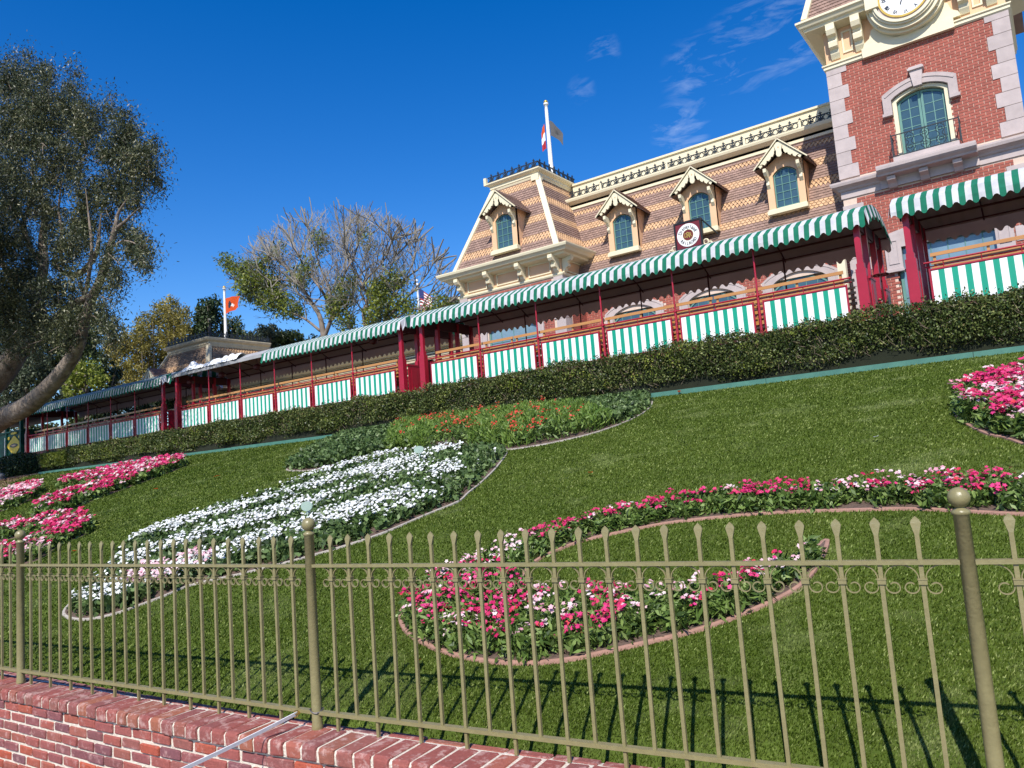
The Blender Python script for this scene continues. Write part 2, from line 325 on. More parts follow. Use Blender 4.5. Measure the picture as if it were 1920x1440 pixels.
def in_poly(P, poly):
    x, y = P[:, 0], P[:, 1]; ins = np.zeros(len(P), bool); n = len(poly); j = n - 1
    for i in range(n):
        xi, yi = poly[i]; xj, yj = poly[j]
        c = ((yi > y) != (yj > y)) & (x < (xj - xi) * (y - yi) / (yj - yi + 1e-12) + xi); ins ^= c; j = i
    return ins
def sample_poly(poly, n, weight=None):
    p = np.array(poly); lo, hi = p.min(0), p.max(0); out = []
    tot = 0
    while tot < n:
        q = rng.uniform(lo, hi, (max(n, 2000), 2)); q = q[in_poly(q, poly)]
        if weight is not None and len(q): q = q[rng.uniform(size=len(q)) < weight(q)]
        out.append(q); tot += len(q)
    return np.concatenate(out)[:n]
def smooth_noise(q, sx, sy, seed=0):
    r = np.random.default_rng(seed); s = np.zeros(len(q))
    for k in range(6):
        th = r.uniform(0, 6.28); f = r.uniform(.6, 1.8); s += np.sin(q[:, 0] * f / sx * math.cos(th) * 2.2 + q[:, 1] * f / sy * math.sin(th) * 2.2 + r.uniform(0, 6.28))
    return s / 6
def catmull(pts, k=6, closed=True):
    n = len(pts); out = []
    for i in range(n if closed else n - 1):
        p = [np.array(pts[(i + d) % n] if closed else pts[min(max(i + d, 0), n - 1)], float) for d in (-1, 0, 1, 2)]
        for j in range(k):
            t = j / k; out.append(tuple(.5 * ((2 * p[1]) + (-p[0] + p[2]) * t + (2 * p[0] - 5 * p[1] + 4 * p[2] - p[3]) * t * t + (-p[0] + 3 * p[1] - 3 * p[2] + p[3]) * t ** 3)))
    if not closed: out.append(tuple(pts[-1]))
    return out

_fc = {}
def glyph(ch, size, bold=0):
    """outline mesh (verts, faces) of text in the xy plane, centred at x=0, baseline y=0"""
    key = (ch, size, bold)
    if key in _fc: return _fc[key]
    cu = bpy.data.curves.new('lettering', 'FONT'); cu.body = ch; cu.size = size; cu.align_x = 'CENTER'; cu.extrude = size * .015; cu.offset = bold; cu.resolution_u = 2
    o = bpy.data.objects.new('lettering', cu); COL.objects.link(o)
    dg = bpy.context.evaluated_depsgraph_get(); me = o.evaluated_get(dg).to_mesh()
    r = ([v.co.copy() for v in me.vertices], [tuple(p.vertices) for p in me.polygons])
    o.evaluated_get(dg).to_mesh_clear(); bpy.data.objects.remove(o); bpy.data.curves.remove(cu)
    _fc[key] = r; return r
def put_glyph(mb, ch, size, org, ux, uy, squash=1, bold=0, m=0):
    vs, fs = glyph(ch, size, bold); ux = Vector(ux); uy = Vector(uy); nn = ux.cross(uy)
    mb.add([Vector(org) + ux * v.x * squash + uy * v.y + nn * v.z for v in vs], fs, m)

# ================================================================== THE GROUND
def grid_sheet(name, x0, x1, ys, zf, m, nx=40, **kw):
    xs = np.linspace(x0, x1, nx); V = np.array([(x, y, zf(x, y)) for y in ys for x in xs]); ny = len(ys)
    Fq = np.array([(j * nx + i, j * nx + i + 1, (j + 1) * nx + i + 1, (j + 1) * nx + i) for j in range(ny - 1) for i in range(nx - 1)])
    return np_mesh(name, V, Fq, m, smooth=True, **kw)
MB().box(-600, 600, -400, 2.0, -.5, 0).obj('pavement', 'paver', kind='structure', label='pale paved walk in front of the brick wall')
WALL = [(-12, 1.75), (-9.5, 1.93), (-8, 2.01), (-6.9, 2.07), (-5.7, 2.125), (-4.8, 2.163), (-4.18, 2.19), (-3.6, 2.22), (-3.11, 2.253), (-2.56, 2.305), (-2.34, 2.322), (-1.8, 2.375), (-1.1, 2.46), (-.3, 2.57), (.6, 2.71), (1.6, 2.88), (3, 3.14), (6, 3.8), (10, 4.7)]
WALL = [(a * .978, b * .978) for a, b in WALL]
wall_s = catmull(WALL, 8, closed=False)
WX = np.array([p[0] for p in wall_s]); WY = np.array([p[1] for p in wall_s])
def wall_y(x): return np.interp(x, WX, WY)
ys = np.concatenate([[0.0], np.linspace(.01, .3, 5), np.linspace(.45, 10.5, 45)])
def lawn_sheet():
    xs = np.linspace(-46, 9.9, 160); V = []; 
    for j, u in enumerate(ys):
        for x in xs:
            yb = wall_y(max(x, -12)) + .27; y = yb + (12.9 - yb) * u / 10.5
            V.append((x, y, float(lawn_z(y)) - .09 * max(0, 1 - u / .22)))
    nx = len(xs); Fq = np.array([(j * nx + i, j * nx + i + 1, (j + 1) * nx + i + 1, (j + 1) * nx + i) for j in range(len(ys) - 1) for i in range(nx - 1)])
    return np_mesh('lawn', np.array(V), Fq, 'turf', smooth=True, kind='structure', label='steep mown green lawn rising to the hedge')
lawn_sheet()
grid_sheet('terrain', -600, 600, [12.9, 13.0, 14.1, 14.3, 19, 25, 60, 200, 900], lambda x, y: float(np.interp(y, [12.9, 13, 14.1, 14.3, 900], [2.64, 2.74, 2.9, 3.25, 3.25])), 'ground', nx=30, kind='structure', label='bare ground behind the hedge')
MB().box(-60, 12, 17.3, 60, 3.2, 3.62).obj('platform', 'asphalt', kind='structure', label='station platform behind the train')
for y in (14.95, 16.0): MB().box(-60, 12, y - .03, y + .03, 3.25, 3.36).obj('rail', 'steel', kind='structure', label='steel running rail under the coaches')
# mulch corner at far left
mp_ = [on_lawn(*p) for p in [(-60, 940), (0, 917), (30, 902), (62, 888)]] + [(-30.6, 12.75), (-46, 12.75), (-46, 8.5)]
def patch(name, poly, m, dz, parent=None, step=.35, **kw):
    P = [Vector((p[0], p[1])) for p in poly]; n = len(P); a = np.array(poly); lo, hi = a.min(0), a.max(0)
    g = np.array([(x, y) for x in np.arange(lo[0], hi[0], step) for y in np.arange(lo[1], hi[1], step)]).reshape(-1, 2)
    if len(g): g = g[in_poly(g, poly)]
    allp = P + [Vector(q) for q in g]
    r = delaunay_2d_cdt(allp, [(i, (i + 1) % n) for i in range(n)], [list(range(n))], 1, 1e-5)
    me = bpy.data.meshes.new(name); me.from_pydata([(v.x, v.y, float(lawn_z(v.y)) + dz) for v in r[0]], [], [tuple(f) for f in r[2]])
    me.materials.append(MT[m]); me.update()
    return link(name, me, parent, **kw)
patch('mulch_path', mp_, 'mulch', .012, kind='structure', label='brown bark mulch at the left end of the lawn')
n = 5000; q = sample_poly(mp_, n)
leaves('mulch_chips', np.c_[q, lawn_z(q[:, 1]) + .025], .10, .04, 'mulch', kind='stuff', label='loose brown bark chips beside the lawn')

# ================================================================== BRICK WALL
wall = thing('brick_wall', 'low red brick wall with a rounded brick cap under the olive fence', 'wall')
ds = np.r_[0, np.cumsum(np.hypot(np.diff(WX), np.diff(WY)))]
def wpos(s, off=0):
    x = np.interp(s, ds, WX); y = np.interp(s, ds, WY); t = np.array([np.interp(s + .05, ds, WX) - np.interp(s - .05, ds, WX), np.interp(s + .05, ds, WY) - np.interp(s - .05, ds, WY)])
    t /= np.linalg.norm(t) + 1e-9; nrm = np.array([-t[1], t[0]])
    return np.array([x, y]) + nrm * off, t, nrm
s_of = lambda x: float(np.interp(x, WX, ds))
CT = .485
# mortar body
mb = MB(); ss = np.arange(s_of(-11), s_of(9), .12); pf = [(.022, -.1), (.022, CT - .071), (-.002 + .010, CT - .066), (.006, CT - .020), (.016, CT - .007), (.225, CT - .0035), (.262, CT - .010), (.262, -.1)]
rows = []
for s_ in ss:
    for o_, z_ in pf:
        p, _, _ = wpos(s_, o_); rows.append((p[0], p[1], z_))
k = len(pf)
mb.add(rows, [(i * k + j, i * k + j + 1, (i + 1) * k + j + 1, (i + 1) * k + j) for i in range(len(ss) - 1) for j in range(k - 1)])
mb.obj('mortar', 'mortar', wall)
def brickmesh(name, lx, ly, lz, rr, m, seed, nose=0):
    """worn brick: chamfered, slightly irregular; origin centre front"""
    r = random.Random(seed); prof = []
    # cross-section in (y,z) swept along x with chamfered ends
    if nose: sec = [(0.004, 0), (0, .008), (0, lz - .018), (.005, lz - .006), (.015, lz - .001), (ly, lz), (ly, 0)]
    else: sec = [(rr, 0), (0, rr), (0, lz - rr), (rr, lz), (ly, lz), (ly, 0)]
    vs = []; xs = [-lx / 2, -lx / 2 + rr, lx / 2 - rr, lx / 2]
    for i, x in enumerate(xs):
        e = (i in (0, 3))
        for (y, z) in sec:
            zz = z; yy = y
            if e: zz = min(max(z, rr), lz - rr); yy = max(y, rr) if y < ly else y
            jit = .0022
            vs.append((x + r.uniform(-jit, jit) * 1.2, yy + (r.uniform(-jit, jit) if y < ly else 0), zz + r.uniform(-jit, jit) * .8))
    k = len(sec)
    fs = [(i * k + j, (i + 1) * k + j, (i + 1) * k + (j + 1) % k, i * k + (j + 1) % k) for i in range(3) for j in range(k)]
    fs += [tuple(range(k)), tuple(reversed(range(3 * k, 4 * k)))]
    mbb = MB(); mbb.add(vs, fs); return mbb.mesh(name, m)
caps = [brickmesh('cap_brick', .083, .20, .066, .005, 'capbrick', i, nose=1) for i in range(6)]
s_ = s_of(-8.6); i = 0
def wmat(s_, off, z, tilt=0, sc=1):
    p, t, nrm = wpos(s_, off); m_ = Matrix.Identity(4)
    m_[0][0], m_[1][0] = t * sc; m_[0][1], m_[1][1] = nrm; m_[0][3], m_[1][3], m_[2][3] = p[0], p[1], z
    return m_ @ Matrix.Rotation(tilt, 4, 'Z')
while s_ < s_of(2.0):
    link('cap_brick', caps[i % 6], wall, mw=wmat(s_, random.uniform(-.004, .003), CT - .066 + random.uniform(-.0015, .003), random.uniform(-.02, .02), random.uniform(.96, 1.03)))
    s_ += .1; i += 1
backs = [brickmesh('back_brick', .19, .040, .018, .004, 'capbrick', 20 + i) for i in range(4)]
s_ = s_of(-8.6)
while s_ < s_of(2.0):
    link('back_brick', backs[i % 4], wall, mw=wmat(s_, .218, CT - .0185 + random.uniform(-.002, .003), random.uniform(-.01, .01))); s_ += .205; i += 1
brs = [brickmesh('brick', .159, .05, .046, .005, 'wallbrick', 40 + i) for i in range(8)]
rest = MB()
for row in range(8):
    z = CT - .066 - .012 - .046 - row * .059; s_ = s_of(-8.6 if row < 7 else -8.6) + (row % 2) * .0875 + random.uniform(-.01, .01)
    while s_ < s_of(-.4):
        x = float(np.interp(s_, ds, WX)); lim = -2.2 if row < 2 else (-2.5 if row < 5 else -3.4)
        mw = wmat(s_, .012 + random.uniform(-.004, .004), z + random.uniform(-.003, .003), random.uniform(-.015, .015), random.uniform(.93, 1.05))
        if x < lim and x > -7.4: link('brick', random.choice(brs), wall, mw=mw)
        else:
            me = random.choice(brs); rest.add([mw @ v.co for v in me.vertices], [tuple(p.vertices) for p in me.polygons])
        s_ += .175
rest.obj('brickwork', 'wallbrick', wall, kind='stuff')

# ================================================================== FENCE
fence = thing('iron_fence', 'olive green iron picket fence with ball posts and scrolls on the brick wall', 'fence')
PST = [(-8.2, 2.03), (-5.58, 2.205), (-2.95, 2.395), (-.30, 2.70), (2.3, 3.12)]
zt, zb, zp = 1.22, .56, 1.335
pk = MB().box(-.0065, .0065, -.0065, .0065, 0, zp - CT - .03)
# flattened flared tip
T = zp - CT
pk.add([(-.0065, -.0065, T - .03), (.0065, -.0065, T - .03), (.0065, .0065, T - .03), (-.0065, .0065, T - .03),
        (-.0155, -.004, T + .005), (.0155, -.004, T + .005), (.0155, .004, T + .005), (-.0155, .004, T + .005),
        (-.011, -.0025, T + .015), (.011, -.0025, T + .015), (.011, .0025, T + .015), (-.011, .0025, T + .015), (0, -.002, T + .026), (0, .002, T + .026)],
       [(0, 1, 5, 4), (1, 2, 6, 5), (2, 3, 7, 6), (3, 0, 4, 7), (4, 5, 9, 8), (5, 6, 10, 9), (6, 7, 11, 10), (7, 4, 8, 11), (8, 9, 12), (10, 11, 13), (9, 10, 13, 12), (11, 8, 12, 13)])
pk_long = pk.mesh('picket', 'fence')
pks = MB(); pks.v = [(x, y, z if z > .5 else max(z, zb - CT - .01)) for x, y, z in pk.v]; pks.f = list(pk.f); pks.m = list(pk.m); pk_short = pks.mesh('picket', 'fence')
ZC = zt - .058
col_me = MB().box(-.0125, .0125, -.0115, .0115, ZC - CT - .009, ZC - CT + .009).box(-.014, .014, -.013, .013, ZC - CT + .005, ZC - CT + .0085).mesh('collar', 'fence')
def scroll_mesh(s):
    mbs = MB(); w, t = .010, .0032; zc = ZC - CT
    for sg in (-1, 1):
        a = [(sg * .009, 0, zc + .004)]
        for j in range(9):
            u = j / 8 * math.pi / 2; a.append((sg * (.010 + (s / 2 - .010) * (1 - math.cos(u))), 0, zc + .008 + (zt - .008 - CT - zc - .008) * math.sin(u)))
        mbs.ribbon(a, w, t)
        b = [(sg * .009, 0, zc - .004)]
        cx, cz, r = .0335, zc - .018, .0225
        for j in range(17):
            u = math.pi + j / 16 * math.pi * 1.75; rr = r * (1 - .42 * j / 16)
            b.append((sg * (cx + rr * math.cos(u) * 1.0), 0, cz + rr * math.sin(u) * .95))
        mbs.ribbon(b, w, t)
    return mbs.mesh('scroll', 'fence')
post_me = MB().lathe([(.026, 0), (.026, .02), (.0235, .03), (.0225, 1.36 - CT), (.0265, 1.362 - CT), (.0265, 1.372 - CT), (.016, 1.378 - CT), (.012, 1.384 - CT)], n=20).mesh('post', 'fence', True)
ball_prof = [(.012, 1.380 - CT)] + [(.0315 * math.sin(a), 1.412 - CT - .0315 * math.cos(a)) for a in np.linspace(.4, math.pi - .02, 14)]
ball_me = MB().lathe(ball_prof, n=24).mesh('ball_finial', 'fence', True)
first = {}
for i, (x, y) in enumerate(PST):
    po = link('post', post_me, fence, loc=(x, y, CT)); link('ball_finial', ball_me, po)
for i in range(4):
    a = Vector((*PST[i], 0)); b = Vector((*PST[i + 1], 0)); d = b - a; Ln = d.length; t = d.normalized(); nr = Vector((-t.y, t.x, 0)); s = Ln / 23.2
    sm = scroll_mesh(s)
    r = MB(); r.bar(a + t * .02 + Vector((0, 0, zt)), b - t * .02 + Vector((0, 0, zt)), .026, .0135); r.obj('top_rail', 'fence', fence)
    r = MB(); r.bar(a + t * .02 + Vector((0, 0, zb)), b - t * .02 + Vector((0, 0, zb)), .028, .016); r.obj('bottom_rail', 'fence', fence)
    for k in range(1, 23):
        if i == 0 and k < 12: continue
        if i == 3 and k > 7: continue
        p = a + t * (s * (k + .1)); m_ = Matrix.Identity(4)
        for q_ in range(3): m_[q_][0] = t[q_]; m_[q_][1] = nr[q_]
        m_[0][3], m_[1][3], m_[2][3] = p.x, p.y, CT
        m_ = m_ @ Matrix.Rotation(random.uniform(-.006, .006), 4, 'Y') @ Matrix.Rotation(random.uniform(-.05, .05), 4, 'Z')
        o = link('picket', pk_long if k % 2 == 1 else pk_short, fence, mw=m_)
        link('collar', col_me, o); link('scroll', sm, o)

# barrier strap hooked to the second post
p2 = Vector((-2.95, 2.395, 0))
belt = thing('barrier_strap', 'taut white webbing strap with a brass snap hook tied to the second fence post', 'strap')
hk = at(556, 1338, 2.36); end = at(300, 1462, 1.72)
d = (end - hk).normalized()
b = MB(); pts = [hk.lerp(end, t_) + Vector((0, 0, -.005 * math.sin(math.pi * t_))) for t_ in np.linspace(0, 1, 12)]
b.ribbon(pts, .019, .004, axis=(0.2, .25, .95)); b.obj('webbing', 'strap', belt)
b = MB(); e2 = hk - d * .055; b.tube([hk + d * .01, hk - d * .01, hk - d * .03, e2], [.004, .0075, .006, .004], 8); 
for sgn in (-1, 1): b.tube([hk + d * .012 + Vector((0, 0, sgn * .014)), hk - d * .006 + Vector((0, 0, sgn * .012)), hk - d * .012], .0032, 6)
b.obj('snap_hook', 'brass', belt)
b = MB(); cc = Vector((p2.x, p2.y, e2.z + .012)); b.tube([cc + Vector((.030 * math.cos(a), .030 * math.sin(a), .006 * math.sin(2 * a))) for a in np.linspace(0, 6.283, 20)], .003, 5)
b.tube([e2, cc + Vector((-.028, -.012, 0))], .003, 5); b.obj('ring', 'steel', belt)

# ================================================================== GRASS
def grass():
    n = 1000000
    # density falls off with distance, inside the picture's wedge
    u = rng.uniform(size=n); r = 2.5 * (34 / 2.5) ** (u ** 1.15)        # log-uniform distance
    ang = rng.uniform(math.radians(88), math.radians(166), n)
    X = r * np.cos(ang) ; Yc = r * np.sin(ang)
    # stretch far field
    wy = wall_y(np.maximum(X, -12)) + .285
    ok = (Yc > wy) & (Yc < 12.82) & (X > -34)
    X, Yc, r = X[ok], Yc[ok], r[ok]
    for poly in BEDS:
        k = in_poly(np.c_[X, Yc], poly); X, Yc, r = X[~k], Yc[~k], r[~k]
    n = len(X); h = (.0075 + .0010 * r) * rng.uniform(.5, 1.4, n); w = (.0014 + .00065 * r) * rng.uniform(.7, 1.3, n)
    th = rng.uniform(0, 6.283, n); lean = rng.uniform(.1, .9, n) * h; la = rng.uniform(0, 6.283, n) * .5 + 4.4
    z = lawn_z(Yc) - .09 * np.clip(1 - (Yc - wall_y(np.maximum(X, -12)) - .27) / .22, 0, 1)
    b0 = np.c_[X - np.cos(th) * w, Yc - np.sin(th) * w, z]; b1 = np.c_[X + np.cos(th) * w, Yc + np.sin(th) * w, z]
    tp = np.c_[X + np.cos(la) * lean, Yc + np.sin(la) * lean, z + h]
    V = np.stack([b0, b1, tp], 1).reshape(-1, 3)
    np_mesh('grass_blades', V, np.arange(3 * n).reshape(n, 3), 'blade', kind='stuff', label='short green grass blades covering the lawn')

# ================================================================== FLOWER BEDS
BEDS = []
def outline(px): return [tuple(on_lawn(*p)) for p in px]
def curb(mb, poly, w=.036, h=.018, closed=True):
    pts = poly + [poly[0], poly[1]] if closed else poly
    vs = []; n = len(pts)
    for i, p in enumerate(pts):
        a = np.array(pts[max(i - 1, 0)]); b = np.array(pts[min(i + 1, n - 1)]); t = (b - a) / (np.linalg.norm(b - a) + 1e-9); nn = np.array([-t[1], t[0]])
        for o_, z_ in ((-w / 2, -.02), (-w / 2 * .8, h * .8), (0, h), (w / 2 * .8, h * .8), (w / 2, -.02)):
            q = np.array(p) + nn * o_; vs.append((q[0], q[1], float(lawn_z(q[1])) + z_))
    mb.add(vs, [(i * 5 + j, i * 5 + j + 1, i * 5 + 6 + j, i * 5 + 5 + j) for i in range(n - 1) for j in range(4)])
def blossoms(name, C, size, m, parent, petals=5, flat=.8, **kw):
    """each bloom: petals as kites round a centre, one island per bloom"""
    n = len(C); V = []; Fq = []
    nz_ = unitv(n) * .55 + np.array([.1, -.45, 1.0]); nz_ /= np.linalg.norm(nz_, axis=1)[:, None]
    a = np.cross(nz_, unitv(n)); a /= np.linalg.norm(a, axis=1)[:, None]; b = np.cross(nz_, a)
    s = np.broadcast_to(size, n)[:, None] * rng.uniform(.75, 1.25, (n, 1))
    per = 1 + 2 * petals; vv = [C]
    for k in range(2 * petals):
        t = math.pi * k / petals; rr = 1.0 if k % 2 == 0 else .62
        vv.append(C + (a * math.cos(t) + b * math.sin(t)) * s * rr * .5 + nz_ * s * (.10 if k % 2 == 0 else .16) * rng.uniform(.5, 1.5, (n, 1)))
    V = np.stack(vv, 1).reshape(-1, 3); base = np.arange(n)[:, None] * per
    fs = []
    for k in range(petals):
        fs.append(np.concatenate([base, base + 1 + (2 * k - 1) % (2 * petals), base + 1 + 2 * k, base + 1 + (2 * k + 1) % (2 * petals)], 1))
    Fq = np.concatenate(fs, 0)
    return np_mesh(name, V, Fq, m, parent, kind='stuff', **kw)
def plants(poly, n_pl, per, spread, hgt, Lf, Wf, m, parent, weight=None, up=.5, name='foliage'):
    q = sample_poly(poly, n_pl, weight); C = np.repeat(np.c_[q, lawn_z(q[:, 1])], per, 0); n = len(C)
    hs = np.repeat(rng.uniform(.65, 1.15, n_pl), per)
    a = rng.uniform(0, 6.283, n); rr = np.sqrt(rng.uniform(size=n)) * spread; zz = rng.uniform(0, 1, n) ** .65
    off = np.c_[np.cos(a) * rr * (1.05 - .5 * zz), np.sin(a) * rr * (1.05 - .5 * zz), zz * hgt * hs]
    outd = np.c_[np.cos(a), np.sin(a), np.zeros(n)] * .6
    leaves(name, C + off, Lf, Wf, m, parent, up=up, out=outd, kind='stuff')
    return q, hs[::per]
def bed(px, label, cm, name='flower_bed', inset_soil='soil', closed=True, k=5):
    poly = catmull(outline(px), k); BEDS.append(poly)
    t = thing(name, label, 'flower bed'); patch('soil', poly, inset_soil, .016, t, step=.3)
    c = MB(); curb(c, poly); c.obj('curb', cm, t)
    return t, poly
# near hook-shaped bed
A = [(1990, 922), (1700, 925), (1500, 938), (1400, 940), (1270, 958), (1180, 975), (1100, 998), (1020, 1018), (940, 1045), (870, 1075), (800, 1108), (758, 1140), (752, 1165), (768, 1190), (815, 1217), (880, 1236), (960, 1245), (1060, 1240), (1200, 1210), (1320, 1180), (1430, 1138), (1500, 1100), (1537, 1055), (1551, 1018), (1540, 1022), (1510, 1055), (1440, 1090), (1350, 1115), (1290, 1128), (1200, 1140), (1060, 1143), (1000, 1130), (975, 1102), (983, 1075), (1001, 1056), (1034, 1038), (1092, 1016), (1180, 996), (1271, 980), (1440, 964), (1640, 957), (1740, 957), (1990, 966)]
tA, pA = bed(A, 'hook shaped bed of magenta and pale pink flowers nearest the fence', 'curbpink')
def shrink_ok(poly, d):
    P_ = np.array(poly); Q_ = np.roll(P_, -1, 0)
    def f(q):
        out = np.ones(len(q))
        for a_, b_ in zip(P_, Q_):
            ab = b_ - a_; t_ = np.clip(((q - a_) @ ab) / (ab @ ab + 1e-12), 0, 1); dd = np.linalg.norm(q - a_ - t_[:, None] * ab, axis=1); out[dd < d] = 0
        return out
    return f
def pinkbed(t, poly, npl, dens, hgt=.13, Lf=.06, Wf=.02, fs=.029, seed=1, per=46, pale=.0):
    w = shrink_ok(poly, .028)
    plants(poly, npl, per, .085, hgt, Lf, Wf, 'bedleaf', t, weight=w)
    for nm, m, sg in (('magenta_blossoms', 'magenta', 1), ('pale_blossoms', 'palepink', -1)):
        nn_ = int(dens * (.62 if sg == 1 else .42 * max(.15, 1 + 4.5 * pale)))
        def w2(q): return w(q) * ((smooth_noise(q, .35, .35, seed) * sg * 1.6 + .45 + (pale if sg < 0 else -pale)) > rng.uniform(0, .9, len(q)))
        c = sample_poly(poly, nn_, w2)                       # flower trusses
        kk = 5; C = np.repeat(c, kk, 0) + rng.normal(0, .022, (nn_ * kk, 2)); z = lawn_z(C[:, 1]) + hgt * np.repeat(rng.uniform(.85, 1.45, nn_), kk) + rng.normal(0, .008, nn_ * kk)
        blossoms(nm, np.c_[C, z], fs, m, t)
pinkbed(tA, pA, 1100, 560, hgt=.12, pale=-.08)
tB, pB = bed([(1990, 705), (1925, 712), (1870, 730), (1820, 748), (1792, 762), (1797, 785), (1840, 810), (1880, 821), (1990, 833)], 'rounded bed of magenta flowers at the right edge below the hedge', 'curbpink')
pinkbed(tB, pB, 700, 430, hgt=.19, Lf=.08, Wf=.03, fs=.042, seed=3, per=34, pale=-.06)
tC, pC = bed([(349, 874), (300, 894), (240, 916), (180, 938), (120, 960), (64, 970), (62, 962), (112, 942), (170, 925), (205, 912), (160, 915), (112, 920), (108, 914), (135, 906), (180, 896), (240, 882), (290, 873), (338, 868)], 'long forked streak of magenta flowers below the left hedge', 'turf')
pinkbed(tC, pC, 1700, 1150, pale=-.12, hgt=.19, Lf=.11, Wf=.05, fs=.062, seed=4, per=16)
tD, pD = bed([(-60, 945), (0, 936), (30, 926), (70, 916), (80, 924), (50, 942), (10, 958), (-60, 975)], 'small pink flower bed at the far left edge beside the mulch', 'turf')
pinkbed(tD, pD, 500, 480, hgt=.19, Lf=.11, Wf=.05, fs=.062, seed=5, per=16, pale=.15)
tE, pE = bed([(-60, 1000), (0, 998), (60, 988), (110, 979), (150, 976), (176, 985), (162, 1004), (112, 1024), (85, 1046), (40, 1062), (-60, 1078), (-60, 1045), (30, 1037), (62, 1022), (86, 1012), (60, 1006), (0, 1016), (-60, 1020)], 'curled magenta flower bed behind the leftmost fence post', 'turf')
pinkbed(tE, pE, 800, 520, pale=-.12, hgt=.15, Lf=.08, Wf=.035, fs=.05, seed=6, per=22)
# large white bed and the green one above it: plain drifts of planting
WB = [(120, 1152), (150, 1163), (210, 1154), (300, 1122), (360, 1098), (450, 1078), (560, 1050), (650, 1024), (720, 1000), (800, 966), (858, 942), (878, 925), (905, 903), (935, 872), (948, 846), (900, 846), (800, 852), (700, 868), (600, 898), (480, 940), (380, 972), (280, 1008), (228, 1040), (212, 1062), (190, 1092), (140, 1126)]
tW, pW = bed(WB, 'long bed of white flowers with green patches in the middle of the slope', 'curbgrey')
UB = [(538, 878), (560, 884), (600, 880), (660, 866), (720, 852), (800, 842), (900, 838), (948, 844), (1010, 836), (1060, 826), (1120, 811), (1180, 789), (1215, 768), (1222, 752), (1200, 742), (1100, 754), (1000, 767), (900, 780), (800, 793), (700, 808), (640, 822), (580, 850)]
tU, pU = bed(UB, 'green bed dotted with small red flowers just below the hedge', 'curbgrey')
# axis-aligned drifts in the white bed: greener streaks running with the bed
def white_mask(q):
    s = smooth_noise(q @ np.array([[.80, .60], [-.60, .80]]), .32, 1.1, 11); return s
w_in = shrink_ok(pW, .06)
dW = np.array(pW)
plants(pW, 2600, 26, .10, .13, .075, .04, 'bedleafdark', tW, weight=lambda q: w_in(q))
def ww(q): return w_in(q) * np.clip((white_mask(q) + .10) * 3.2, .05, 1) * np.where((q[:, 1] > 6.2) & (q[:, 0] > -5.3 - (q[:, 1] - 6.3) * .80), .03, 1) 
C = sample_poly(pW, 2700, ww); C = np.repeat(C, 2, 0) + rng.normal(0, .018, (5400, 2))
blossoms('white_blossoms', np.c_[C, lawn_z(C[:, 1]) + .14 * rng.uniform(.8, 1.25, len(C))], .038, 'pansywhite', tW)
def wp(q): return w_in(q) * (np.hypot(q[:, 0] + 6.9, (q[:, 1] - 3.95)) < .42)
C = sample_poly(pW, 90, wp); C = np.repeat(C, 3, 0) + rng.normal(0, .02, (270, 2))
blossoms('blush_blossoms', np.c_[C, lawn_z(C[:, 1]) + .15 * rng.uniform(.8, 1.2, len(C))], .05, 'palepink', tW)
w_u = shrink_ok(pU, .08)
def mid_u(q): return (np.abs(q[:, 0] + 8.2 + (q[:, 1] - 10.5) * .9) < 2.2)
plants(pU, 1900, 26, .14, .17, .085, .05, 'bedleafdark', tU, weight=lambda q: w_u(q) * ~mid_u(q), name='dark_foliage')
plants(pU, 1500, 34, .15, .26, .10, .018, 'bedleafbright', tU, weight=lambda q: w_u(q) * mid_u(q) * (smooth_noise(q, .8, .8, 21) > -.35), up=1.2, name='bright_foliage')
plants(pU, 700, 26, .15, .22, .09, .03, 'bedleaf', tU, weight=lambda q: w_u(q) * mid_u(q), name='foliage')
C = sample_poly(pU, 95, lambda q: w_u(q) * mid_u(q) * (smooth_noise(q, .5, .5, 22) > 0)); C = np.repeat(C, 5, 0) + rng.normal(0, .035, (475, 2))
blossoms('red_blossoms', np.c_[C, lawn_z(C[:, 1]) + .28 * rng.uniform(.75, 1.2, len(C))], .042, 'redpetal', tU)
grass()
# small pale plastic discs on stakes in the white bed
for (px, py, lb) in ((788, 868, 'pale green plastic marker disc in the white bed near its upper end'), (578, 985, 'pale plastic marker disc among white flowers behind the fence ball')):
    x, y = on_lawn(px, py + 8); z = float(lawn_z(y)); t = thing('garden_marker', lb, 'garden marker', 'plastic discs among the white flowers', (x, y, z))
    MB().tube([(0, 0, 0), (0, 0, .2)], .008, 6).obj('stake', 'paleplastic', t)
    dd = MB(); dd.add([(.09 * math.cos(a), -.012 * k2, .24 + .05 * math.sin(a)) for k2 in (0, 1) for a in np.linspace(0, 6.283, 17)[:-1]], [tuple(range(16)), tuple(reversed(range(16, 32)))] + [(j, (j + 1) % 16, 16 + (j + 1) % 16, 16 + j) for j in range(16)]); dd.obj('disc', 'paleplastic', t)
